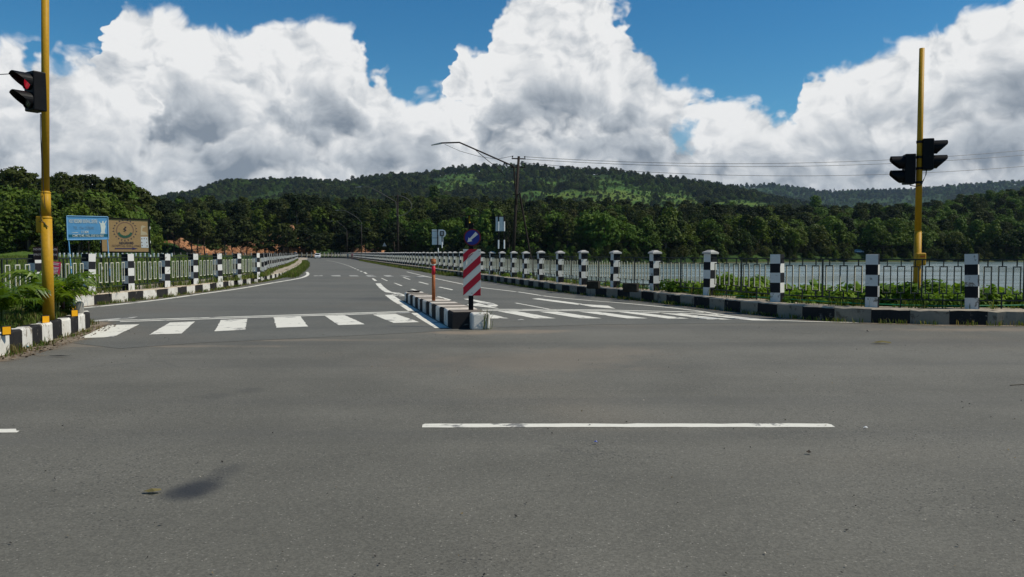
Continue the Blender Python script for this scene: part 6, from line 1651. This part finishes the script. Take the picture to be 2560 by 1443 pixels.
blades('weeds', along(PL, -0.2, 0.9, 1500, 6, 50, 150, 0.02, 0.15), 0.12, 0.42, 5, GM, 'grass growing over the far billboard side kerb', 8, 0.12, 0.2, 0.012)
blades('weeds', along(LF, -0.5, 0.3, 1500, 7, 17, 150, 0.33, 0.3), 0.08, 0.34, 6, GM, 'grass growing under the billboard side fence', 8, 0.1, 0.2, 0.01)
blades('weeds', along(FR_LINE, -0.15, 0.5, 1500, 8, 16, 80, 0.32, 0.3), 0.08, 0.30, 7, GM, 'grass growing under the lake side fence', 8, 0.1, 0.15, 0.008)
blades('weeds', along(catmull(PLANTER[1:9], 0.4), 0.03, 0.22, 90, 9, 10, 20, 0.006), 0.03, 0.12, 8, GM, 'weeds at the foot of the planter kerb', 8, 0.05, 0.5)
fx = np.random.default_rng(12); n = 14000; uu = fx.uniform(-200, 760, n); yy = 24 + 110 * fx.random(n) ** 1.6; xx = (uu - CX) / F * yy
k = ~inside(xx, yy, ROADPOLY); dl = pdist(xx[k], yy[k], PL[::2]); xx = xx[k][dl > 2.2]; yy = yy[k][dl > 2.2]
blades('grass', np.c_[xx, yy, terrain_h(xx, yy)], 0.12, 0.42, 13, GM, 'long grass of the field behind the billboard side fence', 5, 0.2, 0.15, 0.016)
p = G(1212, 824); blades('grass_tuft', [(p.x + 0.03, p.y + 0.02, 0.004)] * 3, 0.22, 0.52, 30, GM, None, 16, 0.045, 0.45, 0.006, ('tall grass tuft growing at the white nose of the traffic island', 'grass tuft'))
p = G(40, 884); blades('grass_tuft', [(p.x, p.y, 0.004)] * 4, 0.08, 0.2, 31, GM, None, 18, 0.10, 0.95, 0.005, ('dry brown tuft at the foot of the planter kerb', 'grass tuft'))

# white posts of the far field fence
root = thing('field_fence', 'row of tiny white posts across the field behind the billboards', 'fence'); pm = MB(); pm.box((0, 0, 0.3), (0.16, 0.16, 0.75), 0); pm = pm.mesh('post', [MAT['white']])
for k, u in enumerate(np.arange(150, 436, 11.2)):
    yv = 108.0; x = (u - CX) / F * yv; link('post', pm, root, (x, yv, th(x, yv)))
mb = MB(); xa, xb = (150 - CX) / F * 108, (430 - CX) / F * 108; mb.tube((xa, 108, th(xa, 108) + 0.45), (xb, 108, th(xb, 108) + 0.45), 0.03, 0.03, 5); build('wire', mb, MAT['wire'], root)

# litter on the road
def scrap(u, v, w, d, lab, cat, mat, seed, h=0.012):
    p = G(u, v); r = random.Random(seed); mb = MB(); n = 7
    ring = [(w * math.cos(2 * math.pi * k / n) * r.uniform(0.6, 1.1), d * math.sin(2 * math.pi * k / n) * r.uniform(0.6, 1.1), r.uniform(0, h)) for k in range(n)]
    c = (0, 0, h * 1.6)
    for k in range(n): mb.poly([ring[k], ring[(k + 1) % n], c])
    o = build('litter', mb, mat); o.location = (p.x, p.y, 0.012); tag(o, lab, cat)
scrap(2204, 860, 0.24, 0.07, 'flattened green leaf scrap on the asphalt before the lake fence', 'leaf scrap', MAT['drygrass'], 1, 0.03)
scrap(2168, 832, 0.03, 0.03, 'small black lump on the asphalt near the lake fence', 'debris', MAT['rubber'], 2, 0.03)
scrap(1490, 1111, 0.022, 0.014, 'tiny blue plastic scrap below the long white dash', 'litter', MAT['carblue'], 3, 0.015)
scrap(2164, 1073, 0.03, 0.012, 'tiny white scrap beside the end of the long dash', 'litter', MAT['white'], 4, 0.01)
scrap(380, 1234, 0.07, 0.035, 'dry leaf crumbs left of the dark oil stain', 'leaf scrap', MAT['drygrass'], 5, 0.015)
scrap(152, 893, 0.2, 0.03, 'thin dark twig litter near the planter kerb', 'debris', MAT['rubber'], 6, 0.012)
scrap(66, 872, 0.06, 0.03, 'bright blue plastic wrapper by the planter kerb', 'litter', plain('blue_wrapper', (0.05, 0.28, 0.42), 0.5), 7, 0.03)
scrap(1303, 802, 0.12, 0.05, 'pale paper scrap beside the island nose', 'litter', MAT['paint_old'], 8, 0.02)
scrap(2022, 1136, 0.03, 0.02, 'small dark leaf on the asphalt right of the dash', 'debris', MAT['trunk'], 9, 0.015)
mb = MB(); a = G(2525, 965); b = G(2600, 968); mb.path([(a.x, a.y, 0.008), ((a.x + b.x) / 2, a.y + 0.01, 0.016), (b.x, b.y, 0.008)], 0.005, 5); o = build('twig', mb, MAT['trunk']); tag(o, 'thin dark twig on the asphalt at the frame edge', 'twig')
# loose leaf litter along the planter kerb
g = np.random.default_rng(77); O = along(catmull(PLANTER[1:9], 0.4), 0.04, 0.5, 420, 10, 10.5, 18, 0.012, 0.3); P = np.array(O); co, f = cards(P, np.c_[g.normal(size=(len(P), 2)) * 0.4, np.ones(len(P))], 0.025 + 0.05 * g.random(len(P)), g, None)
o = link('leaf_litter', tri_mesh('leaf_litter', co, f, [plain('dead_leaves', (0.10, 0.07, 0.045), 0.9, 0, 0.5, 9)])); tag(o, 'dead leaves in the gutter of the planter kerb', kind='stuff')

# grit and leaf crumbs scattered over the junction
g = np.random.default_rng(99); n = 900; yy = 3.2 + 15.5 * g.random(n) ** 1.2; xx = g.uniform(-0.72, 0.72, n) * yy
k = inside(xx, yy, ROADPOLY); P = np.c_[xx[k], yy[k], np.full(k.sum(), 0.012)]; m = len(P)
co, f = cards(P, np.c_[g.normal(size=(m, 2)) * 0.5, np.ones(m)], 0.006 + 0.016 * g.random(m) ** 2.5, g, None)
mi = np.repeat(g.choice(3, m, p=[0.72, 0.08, 0.2]), 2)
o = link('grit', tri_mesh('grit', co, f, [plain('dark_grit', (0.03, 0.028, 0.025), 0.9), plain('pale_grit', (0.32, 0.29, 0.24), 0.9), plain('leaf_crumbs', (0.16, 0.12, 0.06), 0.9)], mi)); tag(o, 'scattered grit and leaf crumbs on the junction asphalt', kind='stuff')

# ------------------------------------------------------------------ haze
mb = MB(); mb.box((0, 3800, 195), (14000, 8200, 430), 0)
m = bpy.data.materials.new('air'); m.use_nodes = True; T = NT(m.node_tree); T.n.remove(T.n['Principled BSDF'])
pv = T.new('ShaderNodeVolumePrincipled'); pv.inputs['Color'].default_value = (0.55, 0.75, 0.97, 1); pv.inputs['Density'].default_value = 0.000032; pv.inputs['Anisotropy'].default_value = 0.0
T.l.new(pv.outputs[0], T.n['Material Output'].inputs['Volume'])
o = build('haze', mb, m); tag(o, 'thin blue air in front of the far hills', kind='stuff')
